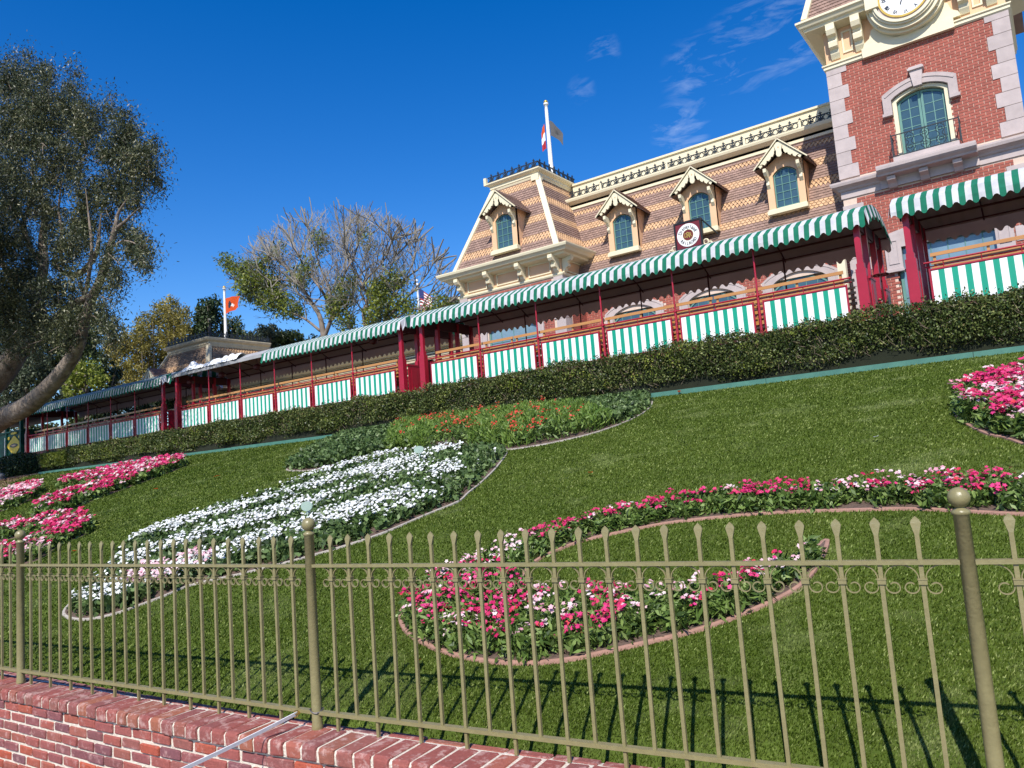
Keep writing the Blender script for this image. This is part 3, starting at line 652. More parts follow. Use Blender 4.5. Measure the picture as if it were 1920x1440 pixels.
# fallen leaves
lf = [(1108, 895, 'orange'), (1644, 829, 'white'), (1780, 702, 'yellow'), (1818, 702, 'yellow'), (407, 899, 'orange'), (156, 939, 'orange'), (785, 1253, 'orange'), (292, 923, 'orange'), (218, 940, 'yellow'), (595, 846, 'white'), (1270, 700, 'orange'), (181, 993, 'yellow'), (140, 1041, 'orange')]
LW = ['below the middle hedge', 'in the middle of the open slope', 'near the upper right bed, left one', 'near the upper right bed, right one', 'between the forked bed and white bed', 'just above the forked pink bed', 'inside the fence near the hook bed', 'below the forked pink bed', 'below the forked bed, yellow one', 'left of the green bed', 'under the right end of the hedge', 'right of the curled bed tip', 'behind the leftmost fence pickets']
wd = {'orange': 'orange', 'white': 'pansywhite', 'yellow': 'lightleaf'}
for (px, py, cl), wh in zip(lf, LW):
    x, y = on_lawn(px, py); s = .02 + .004 * math.hypot(x, y); z = float(lawn_z(y)) + .03 + .002 * math.hypot(x, y); mm = MB(); mm.add([(-s, 0, 0), (0, -s * .5, .01), (s, 0, .006), (0, s * .5, .012)], [(0, 1, 2, 3)])
    o = mm.obj('fallen_leaf', wd[cl], loc=(x, y, z)); o['label'] = 'dry %s leaf lying on the mown lawn %s' % (cl, wh); o['category'] = 'leaf'; o['group'] = 'fallen leaves on the lawn'; o.rotation_euler = (random.uniform(-.3, .3), random.uniform(-.3, .3), random.uniform(0, 3))

# ================================================================== HEDGE
hedge = thing('hedge', 'long clipped dark green hedge between the lawn and the train', 'hedge')
def htop(x): return 3.50 + .0055 * (x + 30)
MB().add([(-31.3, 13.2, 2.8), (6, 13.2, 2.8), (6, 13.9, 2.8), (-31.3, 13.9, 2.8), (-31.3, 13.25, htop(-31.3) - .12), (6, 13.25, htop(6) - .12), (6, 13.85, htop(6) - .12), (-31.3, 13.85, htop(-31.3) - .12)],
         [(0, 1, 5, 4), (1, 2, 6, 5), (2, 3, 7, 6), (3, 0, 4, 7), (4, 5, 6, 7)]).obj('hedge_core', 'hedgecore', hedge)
def hedge_leaves():
    n = 150000; u = rng.uniform(size=n); X = 5 - 36.5 * u ** 1.35; d_ = np.hypot(X, 13)
    top = htop(X) + .035 * np.sin(X * 2.1) + .03 * np.sin(X * 5.3 + 1) + .02 * np.sin(X * 11)
    v = rng.uniform(size=n) ** .9; Z = 2.86 + (top - 2.86) * v
    bul = .05 * np.sin(X * 1.7 + Z * 4) + .04 * np.sin(X * 4.1 - Z * 7)
    Yh = 13.08 + bul + np.abs(rng.normal(0, .11, n)) + .10 * (Z < 2.98) + .05 * (v > .93)
    k = int(n * .12); Yh[:k] = rng.uniform(13.05, 13.95, k); Z[:k] = top[:k] + rng.normal(0, .02, k)
    tp = rng.uniform(size=n) < .01; Z[tp] = top[tp] + rng.uniform(0, .09, tp.sum())
    leaves('hedge_leaves', np.c_[X, Yh, Z], .030 + .0012 * d_, .016 + .0007 * d_, 'leafdark', hedge, out=np.array([.1, -.5, .5]), kind='stuff')
    n = 2600; u = rng.uniform(size=n); X = 5 - 36.5 * u ** 1.4; Z = rng.uniform(2.9, 3.5, n); V = MB()
    for x, z in zip(X[:1600], Z[:1600]):
        a = Vector((x, 13.12 + random.uniform(-.03, .06), z)); V.tube([a, a + Vector((random.uniform(-.12, .12), random.uniform(-.08, .02), random.uniform(.02, .14)))], [.004, .002], 3, cap=False)
    V.obj('hedge_twigs', 'twig', hedge, kind='stuff')
hedge_leaves()
cx_ = 3 - 33 * rng.uniform(size=70) ** 1.3; cz_ = rng.uniform(3.0, 3.6, 70)
q = np.c_[np.repeat(cx_, 26) + rng.normal(0, .10, 1820), 13.04 + rng.normal(0, .03, 1820), np.repeat(cz_, 26) + rng.normal(0, .06, 1820)]
q[:, 2] = np.minimum(q[:, 2], htop(q[:, 0]) + .03)
leaves('new_shoots', q, .05, .026, 'lightleaf', hedge, out=np.array([.1, -.5, .5]), kind='stuff')
# yellow-green shoots at the left end
q = np.c_[rng.uniform(-31.2, -29.3, 1500), rng.uniform(13.0, 13.15, 1500), rng.uniform(2.95, 3.45, 1500)]
leaves('yellow_shoots', q, .08, .045, 'lightleaf', hedge, out=np.array([0, -.5, .5]), kind='stuff')
h2 = thing('bush', 'dark low bush left of the clipped hedge end', 'bush')
q = unitv(6000) * (rng.uniform(size=(6000, 1)) ** .3) * np.array([2.2, .6, .55]) + np.array([-34, 13.4, 3.15])
leaves('foliage', q, .10, .05, 'pineleaf', h2, kind='stuff'); MB().tube([(-34, 13.4, 2.8), (-34, 13.4, 3.3)], .04, 6).obj('stem', 'twig', h2)
ed = MB(); xs = np.linspace(-31, 8, 14)
for a, b in zip(xs[:-1], xs[1:]): ed.box(a + .004, b - .004, 12.86, 12.94, 2.60, 2.775 + random.uniform(-.006, .006))
ed.obj('lawn_edging', 'edging', label='green painted edging board along the top of the lawn', cat='edging')
rk = MB(); bpy_pts = unitv(60); 
import bmesh
def rock(name, loc, size, seed, **kw):
    bm = bmesh.new(); bmesh.ops.create_icosphere(bm, subdivisions=3, radius=1); r = random.Random(seed)
    ph = [r.uniform(0, 6) for _ in range(6)]
    for v in bm.verts:
        c = v.co; f = 1 + .16 * math.sin(3 * c.x + ph[0]) * math.cos(2.6 * c.y + ph[1]) + .10 * math.sin(6 * c.z + ph[2] + 3 * c.x); v.co = Vector((c.x * size[0], c.y * size[1], c.z * size[2])) * f
    me = bpy.data.meshes.new(name); bm.to_mesh(me); bm.free(); me.materials.append(MT['rock'])
    for p in me.polygons: p.use_smooth = True
    return link(name, me, loc=loc, **kw)
x, y = on_lawn(12, 893); rock('boulder', (x, min(y, 12.3), float(lawn_z(min(y, 12.3))) + .12), (.75, .4, .22), 3, label='pale boulder lying on the mulch left of the hedge', cat='boulder')

# ================================================================== TRAIN
YF, YB = 14.45, 16.45
def canopy_prof(t):       # t 0..1 front to back -> (y, z) of roof
    y = YF - .17 + (YB - YF + .34) * t; return y, 5.585 + .34 * math.sin(math.pi * t) ** .75
SP = .187
def build_coach(x0, x1, label, bare=None, bare_only=False, shade=False, lean=0):
    t = thing('railway_coach', label, 'railway coach', 'open striped coaches of the train')
    P = (x1 - x0 - .65) / 6.0; px = [x0 + .32 + P * k for k in range(7)]
    # body
    MB().box(x0 + .1, x1 - .1, YF + .02, YB - .02, 3.66, 3.80).box(x0 + .3, x1 - .3, YF + .3, YB - .3, 3.50, 3.66).obj('underframe', 'darkred', t)
    wm = MB().lathe([(.02, -.05), (.21, -.05), (.21, .0), (.235, .0), (.235, .03), (.02, .03)], n=14).mesh('wheel', 'black')
    for wx in (x0 + 1.2, x0 + 2.1, x1 - 2.1, x1 - 1.2):
        for wy in (14.93, 16.02): link('wheel', wm, t, mw=Matrix.Translation((wx, wy, 3.59)) @ Matrix.Rotation(math.pi / 2, 4, 'X'))
    # striped side panels
    for k in range(6):
        a, b = px[k] + .10, px[k + 1] - .11
        m = MB(); m.box(a, b, YF - .012, YF + .012, 3.78, 4.365, 0)
        nst = 15; w = (b - a - .03)
        edges = [a + .015]; unit = w / (8 * .112 + 7 * .094)
        for s_ in range(nst): edges.append(edges[-1] + unit * (.112 if s_ % 2 == 0 else .094))
        for s_ in range(nst): m.box(edges[s_], edges[s_ + 1], YF - .018, YF - .0125, 3.79, 4.352, 1 + s_ % 2)
        m.box(a - .018, a, YF - .024, YF + .016, 3.76, 4.40, 0).box(b, b + .018, YF - .024, YF + .016, 3.76, 4.40, 0).box(a, b, YF - .024, YF + .016, 4.366, 4.39, 0)
        m.obj('striped_panel', ['red', 'white', 'panelgreen'], t)
    # hand rails and sub rails
    for k in range(6):
        a, b = px[k], px[k + 1]
        r = MB().tube([(a + .02, YF - .03, 4.50), (b - .02, YF - .03, 4.50)], .016, 8)
        for f in (.18, .5, .82): r.tube([(a + P * f, YF - .03, 4.50), (a + P * f, YF - .01, 4.38)], .008, 5)
        r.tube([(a + .02, YF + .02, 4.435), (b - .02, YF + .02, 4.435)], .010, 6)
        r.obj('hand_rail', 'red', t)
    # posts
    for k, x in enumerate(px):
        if 0 < k < 6:
            m = MB().tube([(x, YF, 3.7), (x, YF, 4.55)], .026, 8).tube([(x, YF, 4.55), (x, YF, 5.6)], .018, 8)
            m.tube([(x, YF, 4.48), (x, YF, 4.53)], .034, 8).tube([(x, YF, 4.05), (x, YF, 4.08)], .032, 8)
            m.box(x - .012, x + .012, YF - .02, YF + .02, 3.7, 4.35); m.obj('post', 'red', t)
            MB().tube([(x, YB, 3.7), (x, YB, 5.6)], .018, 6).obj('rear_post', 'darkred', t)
    for x, sg in ((x0 + .16, -1), (x1 - .16, 1)):
        for yy in (YF, 15.05, 15.85, YB):
            m = MB(); big = yy in (YF, YB)
            m.box(x - (.085 if big else .05), x + (.085 if big else .05), yy - .07, yy + .07, 3.66, 4.62); m.box(x - .05, x + .05, yy - .04, yy + .04, 4.62, 5.58)
            if big: m.box(x - .065, x + .065, yy - .055, yy + .055, 4.62, 4.72)
            m.obj('corner_post', 'red', t)
        xe = x + sg * .10
        MB().box(xe - .012, xe + .012, YF + .10, 14.97, 3.7, 4.45).box(xe - .02, xe + .02, YF + .06, 15.0, 4.45, 4.49).box(xe - .02, xe + .02, YF + .2, 14.87, 3.78, 4.36).obj('end_gate', 'red', t)
        MB().box(xe - .012, xe + .012, 15.93, YB - .08, 3.7, 4.45).box(xe - .02, xe + .02, 15.9, YB - .06, 4.45, 4.49).box(xe - .02, xe + .02, 16.03, YB - .18, 3.78, 4.36).obj('end_gate', 'red', t)
        m = MB().box(x - .03, x + .03, YF + .1, YB - .1, 5.36, 5.60); 
        for yy in (14.75, 15.45, 16.15): m.tube([(x, yy - .3, 5.36), (x, yy, 5.22 + .12), (x, yy + .3, 5.36)], .018, 5)
        m.obj('end_beam', 'darkred', t)
    wx = x1 - .02
    m = MB(); m.tube([(wx + .02, 15.3, 3.7), (wx + .02, 15.3, 4.62)], .014, 6); m.tube([(wx + .02 + .13 * math.cos(a), 15.3 + .13 * math.sin(a), 4.62) for a in np.linspace(0, 6.283, 17)], .014, 5)
    for a in (0, 1.05, 2.1): m.tube([(wx + .02 + .13 * math.cos(a), 15.3 + .13 * math.sin(a), 4.62), (wx + .02 - .13 * math.cos(a), 15.3 - .13 * math.sin(a), 4.62)], .009, 4)
    m.obj('brake_wheel', 'darkred', t)
    # bench backs: slats and uprights, each bench its own part
    nb = 4; bl = (px[6] - px[0] - .25) / nb
    for row, yb in ((0, YF + .20), (1, 15.55)):
        for k in range(nb):
            a = px[0] + .12 + bl * k; b = a + bl - .05
            fr = MB()
            for f in (0.02, .34, .66, .98): fr.box(a + (b - a) * f - .022, a + (b - a) * f + .022, yb, yb + .03, 4.0, 4.64)
            fr.box(a, b, yb + .031, yb + .33, 4.10, 4.13)
            fo = fr.obj('bench', 'wood', t)
            for z0, z1 in ((4.635, 4.695), (4.50, 4.545), (4.40, 4.45), (4.30, 4.35), (4.19, 4.25), (3.98, 4.05)):
                MB().box(a - .01, b + .01, yb - .028, yb - .004, z0, z1).obj('slat', 'wood', fo)
    # canopy
    n_s = int(round((x1 - x0 + .1) / (SP / 2))); xs = np.linspace(x0 - .03, x1 + .03, n_s + 1)
    TT = np.linspace(0, 1, 9)
    def isbare(x): return bare and bare[0] < x < bare[1]
    roof = MB()
    for i in range(n_s):
        a, b = xs[i], xs[i + 1]; mi = 2 if isbare((a + b) / 2) else i % 2
        for j in range(8):
            y0, z0 = canopy_prof(TT[j]); y1, z1 = canopy_prof(TT[j + 1]); roof.add([(a, y0, z0), (b, y0, z0), (b, y1, z1), (a, y1, z1)], [(0, 1, 2, 3)], mi)
    for sg, xe in ((-1, x0 - .03), (1, x1 + .03)):
        ends = MB(); prof = [canopy_prof(t_) for t_ in np.linspace(0, 1, 14)]
        for j in range(13):
            (y0, z0), (y1, z1) = prof[j], prof[j + 1]; dz = -.26 - .03 * (j % 2)
            ends.add([(xe, y0, z0), (xe, y1, z1), (xe + sg * .05, y1, z1 + dz), (xe + sg * .05, (y0 + y1) / 2, z1 + dz - (.03 if j % 2 else -.02)), (xe + sg * .05, y0, z0 + dz)], [(0, 1, 2, 3, 4)], j % 2)
        ends.obj('end_valance', ['awwhite', 'awgreen'], t)
    roof.obj('canopy', ['awwhite', 'awgreen', 'greyroof'], t)
    lin = MB(); 
    for i in range(12):
        a = x0 + (x1 - x0) * i / 12; b = x0 + (x1 - x0) * (i + 1) / 12
        for j in range(8):
            y0, z0 = canopy_prof(TT[j]); y1, z1 = canopy_prof(TT[j + 1]); lin.add([(a, y0, z0 - .03), (a, y1, z1 - .03), (b, y1, z1 - .03), (b, y0, z0 - .03)], [(0, 1, 2, 3)])
    lin.obj('canopy_lining', 'ceil', t)
    ribs = MB()
    for x in px[1:6] + [px[0] + P * .5]:
        pts = [(x, canopy_prof(q_)[0], canopy_prof(q_)[1] - .045) for q_ in TT]; ribs.tube(pts, .014, 5)
    ribs.tube([(x0, 16.05, 5.66), (x1, 16.05, 5.66)], .022, 6); ribs.tube([(x0, YF, 5.555), (x1, YF, 5.555)], .014, 6); ribs.tube([(x0, YB, 5.555), (x1, YB, 5.555)], .014, 6)
    ribs.obj('canopy_frame', 'darkred', t)
    # valances: scalloped tabs, slightly rippled cloth
    def tab(m_, a, b, yfr, sg, down, mi, amp, ztop=5.59, ph=0):
        n_ = 4; 
        up = []; lo = []; md = []
        for j in range(n_ + 1):
            u = j / n_; x = a + (b - a) * u; c = math.sin(math.pi * u)
            dz = ((-.040 * c ** .5) if down else (.034 * c ** .6)) + .012 * math.sin((x + ph) * 2.3)
            X_ = x + ph; rp = amp * math.sin(X_ * 3.1 + 1.3 * math.sin(X_ * .7)) + amp * .8 * math.sin(X_ * 11 + 1)
            up.append((x, yfr, ztop)); md.append((x, yfr + sg * (.035 + .3 * rp), ztop - .15)); lo.append((x, yfr + sg * (.045 + rp), ztop - .255 + dz))
        m_.add(up + md + lo, [(j, j + n_ + 1, j + n_ + 2, j + 1) for j in range(n_)] + [(j + n_ + 1, j + 2 * n_ + 2, j + 2 * n_ + 3, j + n_ + 2) for j in range(n_)], mi)
    y0c, y1c = canopy_prof(0)[0], canopy_prof(1)[0]
    gm, wm_ = MB(), MB()
    for i in range(n_s):
        a, b = xs[i], xs[i + 1]; gr = i % 2
        if not isbare((a + b) / 2):
            m = MB(); tab(m, 0, b - a, y0c, -1, gr, 0, .015, ph=a)
            # phase of the ripple varies along the coach
            o = m.obj('valance_tab', 'awgreen' if gr else 'awwhite', t); o.location = (a, 0, 0); o.rotation_euler = (0, 0, 0)
        tab(gm, a, b, y1c, 1, gr, 0, .012)
    gm.obj('rear_valance', 'ceil', t)
    if bare: MB().box(bare[0], bare[1], y0c - .01, y0c + .03, 5.50, 5.60).obj('bare_edge', 'greyroof', t)
    return t
build_coach(-1.99, 8.9, 'rightmost striped coach, cut off by the right edge of the photo')
build_coach(-13.20, -2.46, 'striped coach in front of the brick station, beneath the hanging sign')
build_coach(-24.46, -13.62, 'striped coach with a bare grey stretch of roof carrying folded white cloth', bare=(-24.3, -19.4))
build_coach(-36.0, -25.0, 'leftmost striped coach in tree shade, beside the dark green car')
# folded white awning on the bare roof
tp = thing('folded_awning', 'crumpled white cloth bundle lying on the bare coach roof', 'cloth')
V = []; nx_, ny_ = 60, 7; r_ = np.random.default_rng(5)
for j in range(ny_):
    for i in range(nx_):
        u = i / (nx_ - 1); v = j / (ny_ - 1); x = -23.7 + 3.1 * u; y = 14.24 + .5 * v
        hgt = .16 * math.sin(math.pi * v) * (.45 + .5 * abs(math.sin(u * 7.5 + .6)) + .5 * (math.exp(-((u - .12) / .04) ** 2) + math.exp(-((u - .72) / .03) ** 2) + math.exp(-((u - .82) / .025) ** 2)))
        V.append((x, y + .02 * math.sin(31 * u), 5.60 + hgt * 1.5 + .03 * r_.uniform()))
np_mesh('cloth', np.array(V), np.array([(j * nx_ + i, j * nx_ + i + 1, (j + 1) * nx_ + i + 1, (j + 1) * nx_ + i) for j in range(ny_ - 1) for i in range(nx_ - 1)]), 'white', tp, smooth=True)
# red lanterns hanging under the third coach's roof
for (px_, py_), pl in zip(((230 / 6.4 * 0 + 357, 708), (416, 691), (482, 679), (700, 632)), ('first from the left', 'second from the left', 'third from the left', 'nearest the red corner post')):
    p = at(px_, py_, 14.7); t = thing('hanging_lantern', 'dark red lantern under the coach roof, %s' % pl, 'lantern', 'red lanterns under the coach roof', (p.x, p.y, 5.30))
    MB().lathe([(.03, -.06), (.11, -.03), (.13, .04), (.09, .10), (.02, .14)], n=8).obj('shade', 'darkred', t); MB().tube([(0, 0, .13), (0, 0, .40)], .008, 5).obj('stem', 'darkred', t)
# dark green car at far left with a yellow crest
t = thing('green_car', 'dark green enamelled car with a yellow crest at the far left of the train', 'railway car')
gx0, gx1 = -41.5, -36.45
MB().box(gx0, gx1, YF + .05, YB, 3.55, 4.80).obj('body', 'dkgreen', t)
MB().box(gx0, gx1 + .06, YF - .02, YB + .05, 4.80, 4.86).box(gx0, gx1 + .04, YF - .01, YB, 3.50, 3.60).obj('moulding', 'dkgreen', t)
for x in (gx1 - .1, gx1 - 1.55, gx1 - 3.2): MB().box(x - .07, x + .07, YF, YF + .12, 3.6, 5.4).obj('post', 'dkgreen', t)
MB().box(gx0, gx1 + .1, YF - .1, YB + .1, 5.4, 5.5).obj('roof', 'darkred', t)
m = MB(); cx, cz = gx1 - .75, 4.22
def crest(w, h, k=28):
    out = []
    for j in range(k):
        a = 2 * math.pi * j / k; rr = 1 + .13 * math.cos(4 * a) + .05 * math.cos(8 * a); out.append((cx + w * rr * math.cos(a), cz + h * rr * math.sin(a)))
    return out
m.prism(crest(.60, .36), YF + .02, YF + .045, 0)
m.prism([(cx + .40 * math.cos(a), cz + .09 * math.sin(a) * abs(math.sin(a)) ** .3) for a in np.linspace(0, 6.283, 21)[:-1]], YF + .01, YF + .02, 1)
m.prism([(cx + .24 * math.cos(a), cz + .04 * math.sin(a)) for a in np.linspace(0, 6.283, 17)[:-1]], YF + .004, YF + .01, 2)
for sx in (-1, 1): m.prism([(cx + sx * .52 + .09 * math.cos(a), cz + .34 + .07 * math.sin(a)) for a in np.linspace(0, 6.283, 11)[:-1]], YF + .015, YF + .04, 0)
m.obj('crest', ['yellow', 'black', 'peach'], t)
MB().prism([(cx + .3 * math.cos(a), 4.75 + .05 * math.sin(a)) for a in np.linspace(0, 6.283, 17)[:-1]], YF + .0, YF + .04).obj('ornament', 'yellow', t)
m = MB().tube([(gx1 - 1.5, YF - .05, 3.7), (gx1 - 1.5, YF - .05, 4.6)], .015, 6).tube([(gx1 - 1.9, YF - .05, 3.72), (gx1 - 1.1, YF - .05, 3.72)], .015, 6); m.obj('grab_rail', 'white', t)

# ================================================================== THE STATION
st = thing('railway_station', 'red brick station with shingled mansard roof, clock tower and iron roof cresting', 'building')
def brick_face(x0, x1, z0, z1, y, holes=(), n_parts=0, prio=None, parent=None, name='brickwork', pitch=.2, ch=.066, side=None):
    """brick courses on a wall facing -y (or +x when side is given: then x means y)"""
    items = []; row = 0; z = z0
    while z + ch <= z1 + .01:
        x = x0 + (-(pitch / 2) if row % 2 else 0)
        while x < x1:
            a, b = max(x + .006, x0), min(x + pitch - .006, x1)
            if b - a > .03:
                mid = ((a + b) / 2, z + ch / 2)
                if not any(h(*mid) for h in holes): items.append((a, b, z + .006, z + ch - .006))
            x += pitch
        z += ch; row += 1
    P_ = []
    if n_parts:
        items.sort(key=prio); P_ = items[:n_parts]; items = items[n_parts:]
    mbs = MB()
    for a, b, c, d_ in items:
        y_ = y - .012 + random.uniform(-.002, .002)
        if side is None: mbs.add([(a, y_, c), (b, y_, c), (b, y_, d_), (a, y_, d_), (a, y, c), (b, y, c), (b, y, d_), (a, y, d_)], [(0, 1, 2, 3), (0, 4, 5, 1), (1, 5, 6, 2), (2, 6, 7, 3), (3, 7, 4, 0)])
        else: X_ = side + .012; mbs.add([(X_, a, c), (X_, b, c), (X_, b, d_), (X_, a, d_), (side, a, c), (side, b, c), (side, b, d_), (side, a, d_)], [(0, 1, 2, 3), (0, 4, 5, 1), (1, 5, 6, 2), (2, 6, 7, 3), (3, 7, 4, 0)])
    if mbs.f: mbs.obj(name, 'brickstuff', parent or st, kind='stuff')
    if P_:
        meshes = {}
        for a, b, c, d_ in P_:
            key = (round(b - a, 3), round(d_ - c, 3))
            if key not in meshes:
                w, h = key; meshes[key] = MB().add([(0, 0, 0), (w, 0, 0), (w, 0, h), (0, 0, h), (-.0, .014, 0), (w, .014, 0), (w, .014, h), (0, .014, h)], [(0, 1, 2, 3), (0, 4, 5, 1), (1, 5, 6, 2), (2, 6, 7, 3), (3, 7, 4, 0)]).mesh('brick', 'brick')
            link('brick', meshes[key], parent or st, loc=(a, y - .012 + random.uniform(-.002, .002), c))
def moulding(x0, x1, prof, y, name='cornice', m='cream', parent=None, ends=True, label=None):
    """prof: (out, z) points; horizontal moulding along x projecting toward -y"""
    poly = [(y, prof[0][1])] + [(y - o, z) for o, z in prof] + [(y, prof[-1][1])]
    return MB().prism(poly, x0, x1, ax='x').obj(name, m, parent or st)
def mitred(x0, x1, y0, y1, prof, name, m, sides='flr', parent=None):
    """moulding round front, left and right of a block with mitred corners"""
    mm = MB(); k = len(prof)
    path = []
    pts = []
    if 'l' in sides: pts.append(('l',))
    ring = []
    # offset rectangles
    def corner(cx, cy, sx, sy, o): return (cx + sx * o, cy + sy * o)
    seq = []
    if 'l' in sides: seq.append(lambda o: (x0 - o, y1))
    else: pass
    seq.append(lambda o: (x0 - (o if 'l' in sides else 0), y0 - o)); seq.append(lambda o: (x1 + (o if 'r' in sides else 0), y0 - o))
    if 'r' in sides: seq.append(lambda o: (x1 + o, y1))
    vs = []
    for f in seq:
        vs.append((*f(0), prof[0][1])); 
        for o, z in prof: vs.append((*f(o), z))
        vs.append((*f(0), prof[-1][1]))
    kk = k + 2; n_ = len(seq)
    fs = [(i * kk + j, (i + 1) * kk + j, (i + 1) * kk + j + 1, i * kk + j + 1) for i in range(n_ - 1) for j in range(kk - 1)]
    fs += [tuple(range(kk)), tuple(reversed(range((n_ - 1) * kk, n_ * kk)))]
    return mm.add(vs, fs).obj(name, m, parent or st)

CREST = None
def crest_unit(w=.268, h=.30):
    m = MB(); t = .012
    m.bar((0, 0, 0), (0, 0, h * .92), .030, .026)
    m.bar((-w / 2, 0, .03), (w / 2, 0, .03), .022, .024, up=(0, 0, 1)); m.bar((-w / 2, 0, h * .66), (w / 2, 0, h * .66), .022, .024)
    m.bar((-w / 2, 0, .03), (0, 0, h * .40), .022, .020, up=(0, 1, 0)); m.bar((w / 2, 0, .03), (0, 0, h * .40), .022, .020, up=(0, 1, 0))
    m.bar((-w / 2, 0, h * .66), (0, 0, h * .30), .022, .020, up=(0, 1, 0)); m.bar((w / 2, 0, h * .66), (0, 0, h * .30), .022, .020, up=(0, 1, 0))
    for sg in (-1, 1): m.tube([(0, 0, .06), (sg * .045, 0, .10), (sg * .05, 0, .15), (sg * .02, 0, .19)], .012, 4); m.tube([(0, 0, .03), (sg * w * .22, 0, .075), (sg * w * .30, 0, .12)], .010, 4)
    # trefoil finial
    m.add([(-.048, -.014, h * .84), (0, -.014, h * .78), (.048, -.014, h * .84), (.018, -.014, h * .90), (0, -.014, h * 1.04), (-.018, -.014, h * .90), (-.048, .014, h * .84), (0, .014, h * .78), (.048, .014, h * .84), (.012, .014, h * .90), (0, .014, h * 1.04), (-.012, .014, h * .90)],
          [(0, 1, 2, 3, 4, 5), (11, 10, 9, 8, 7, 6)] + [(i, 6 + i, 6 + (i + 1) % 6, (i + 1) % 6) for i in range(6)])
    return m.mesh('cresting', 'iron')
CU = crest_unit()
def cresting(a, b, parent=None, unit=.268, sc=1.0):
    a = Vector(a); b = Vector(b); d = b - a; n_ = max(1, round(d.length / (unit * sc))); t = d.normalized(); st_ = d.length / n_
    for i in range(n_):
        p = a + t * st_ * (i + .5); m_ = Matrix.Identity(4); nr = Vector((-t.y, t.x, 0)); k_ = st_ / unit
        for q_ in range(3): m_[q_][0] = t[q_] * k_; m_[q_][1] = nr[q_]; m_[q_][3] = p[q_]
        m_[2][2] = sc
        link('cresting', CU, parent or st, mw=m_)

# shingles laid course by course on a sloping trapezoid
PAT = 'bbbbSSSbbbbbDDDbbbbbSSSbbbbbDDbb'
def shingles(p00, p10, p01, p11, pat, name='shingles', w0=.118, mats=('shbrown', 'shtan'), parent=None, skip=None):
    """p00,p10 bottom left/right; p01,p11 top left/right (seen from outside)"""
    p00, p10, p01, p11 = map(Vector, (p00, p10, p01, p11))
    rows = len(pat); U = (p10 - p00).normalized(); Nn = U.cross((p01 - p00)).normalized(); Vv = Nn.cross(U).normalized()
    H = (p01 - p00).dot(Vv); h = H / rows; V = []; Fc = []; MI = []; mbs = MB()
    x_l0, x_r0 = 0, (p10 - p00).dot(U); x_l1, x_r1 = (p01 - p00).dot(U), (p11 - p00).dot(U)
    for r in range(rows - 1, -1, -1):
        ch = pat[r]; vb = r * h; 
        def L_(v): return x_l0 + (x_l1 - x_l0) * v / H
        def R_(v): return x_r0 + (x_r1 - x_r0) * v / H
        nn_ = max(1, round((x_r0 - x_l0) / w0)); w = (x_r0 - x_l0) / nn_
        i0 = -1; off = (w / 2 if r % 2 else 0)
        i = int((min(L_(vb), L_(vb + h)) - off) / w) - 1
        while True:
            a = i * w + off; b = a + w; i += 1
            if a > max(R_(vb), R_(vb + h)): break
            la, rb = L_(vb + h * .3), R_(vb + h * .3)
            a2, b2 = max(a, la), min(b, rb)
            if b2 - a2 < .02: continue
            g = .004; a2 += g; b2 -= g; c = (a + b) / 2; lo = vb - h * .10; top = vb + h * 1.25
            if skip and skip(p00 + U * c + Vv * (vb + h / 2)): continue
            if ch == 'b': pts = [(a2, lo + random.uniform(-.004, .004)), (b2, lo + random.uniform(-.004, .004))]
            elif ch == 'S': pts = [(a2, lo + h * .55), (a2 + (b2 - a2) * .15, lo + h * .14), (a2 + (b2 - a2) * .5, lo - h * .06), (a2 + (b2 - a2) * .85, lo + h * .14), (b2, lo + h * .55)]
            else: pts = [(a2, lo + h * .85), ((a2 + b2) / 2, lo - h * .35), (b2, lo + h * .85)]
            poly = pts + [(b2, top), (a2, top)]; k = len(poly); np_ = len(pts)
            def P3(u, v, out): return p00 + U * u + Vv * v + Nn * out
            th = .014 + .002 * random.random()
            vs = [P3(u, v, (th + .012) if j < np_ else .004) for j, (u, v) in enumerate(poly)] + [P3(u, v, .0) for u, v in pts]
            fs = [tuple(range(k))] + [(k + j, k + j + 1, j + 1, j) for j in range(np_ - 1)]
            mbs.add(vs, fs, 0 if ch == 'b' else 1)
    mbs.obj(name, list(mats), parent or st, kind='stuff')

def wall_with_openings(x0, x1, y0, y1, z0, z1, ops, m='bmortar', d=.16):
    mm = MB(); mm.box(x0, x1, y0 + d, y1, z0, z1)
    xs_ = sorted({x0, x1, *[o[0] for o in ops], *[o[1] for o in ops]})
    for a, b in zip(xs_[:-1], xs_[1:]):
        cuts = sorted([(o[2], o[3]) for o in ops if o[0] <= a and o[1] >= b]); z = z0
        for c0_, c1_ in cuts:
            if c0_ > z: mm.box(a, b, y0, y0 + d, z, c0_)
            z = c1_
        if z1 > z: mm.box(a, b, y0, y0 + d, z, z1)
    return mm.obj('wall', m, st)
# ---- main wing ------------------------------------------------------
XL, XR = -12.6, -3.72
EY, EZ, TY, TZ = 20.5, 7.42, 21.47, 9.95
wall_with_openings(XL, XR, 20.75, 24.5, 3.55, 7.3, [(c - .70, c + .70, 4.3, 6.06) for c in (-10.14, -7.70, -5.28)])
mo = MB(); mo.add([(XL, EY, EZ), (XR, EY, EZ), (XR, TY, TZ), (XL, TY, TZ)], [(0, 1, 2, 3)]); mo.add([(XL, EY, EZ), (XR, EY, EZ), (XR, 24.5, EZ), (XL, 24.5, EZ), (XL, TY, TZ), (XR, TY, TZ), (XR, 24.5, TZ), (XL, 24.5, TZ)], [(3, 2, 1, 0), (4, 5, 6, 7), (1, 2, 6, 5), (2, 3, 7, 6)]); mo.obj('roof', 'shbrown', st)
DM = [(-10.14, 7.74), (-7.70, 7.74), (-5.28, 7.78)]
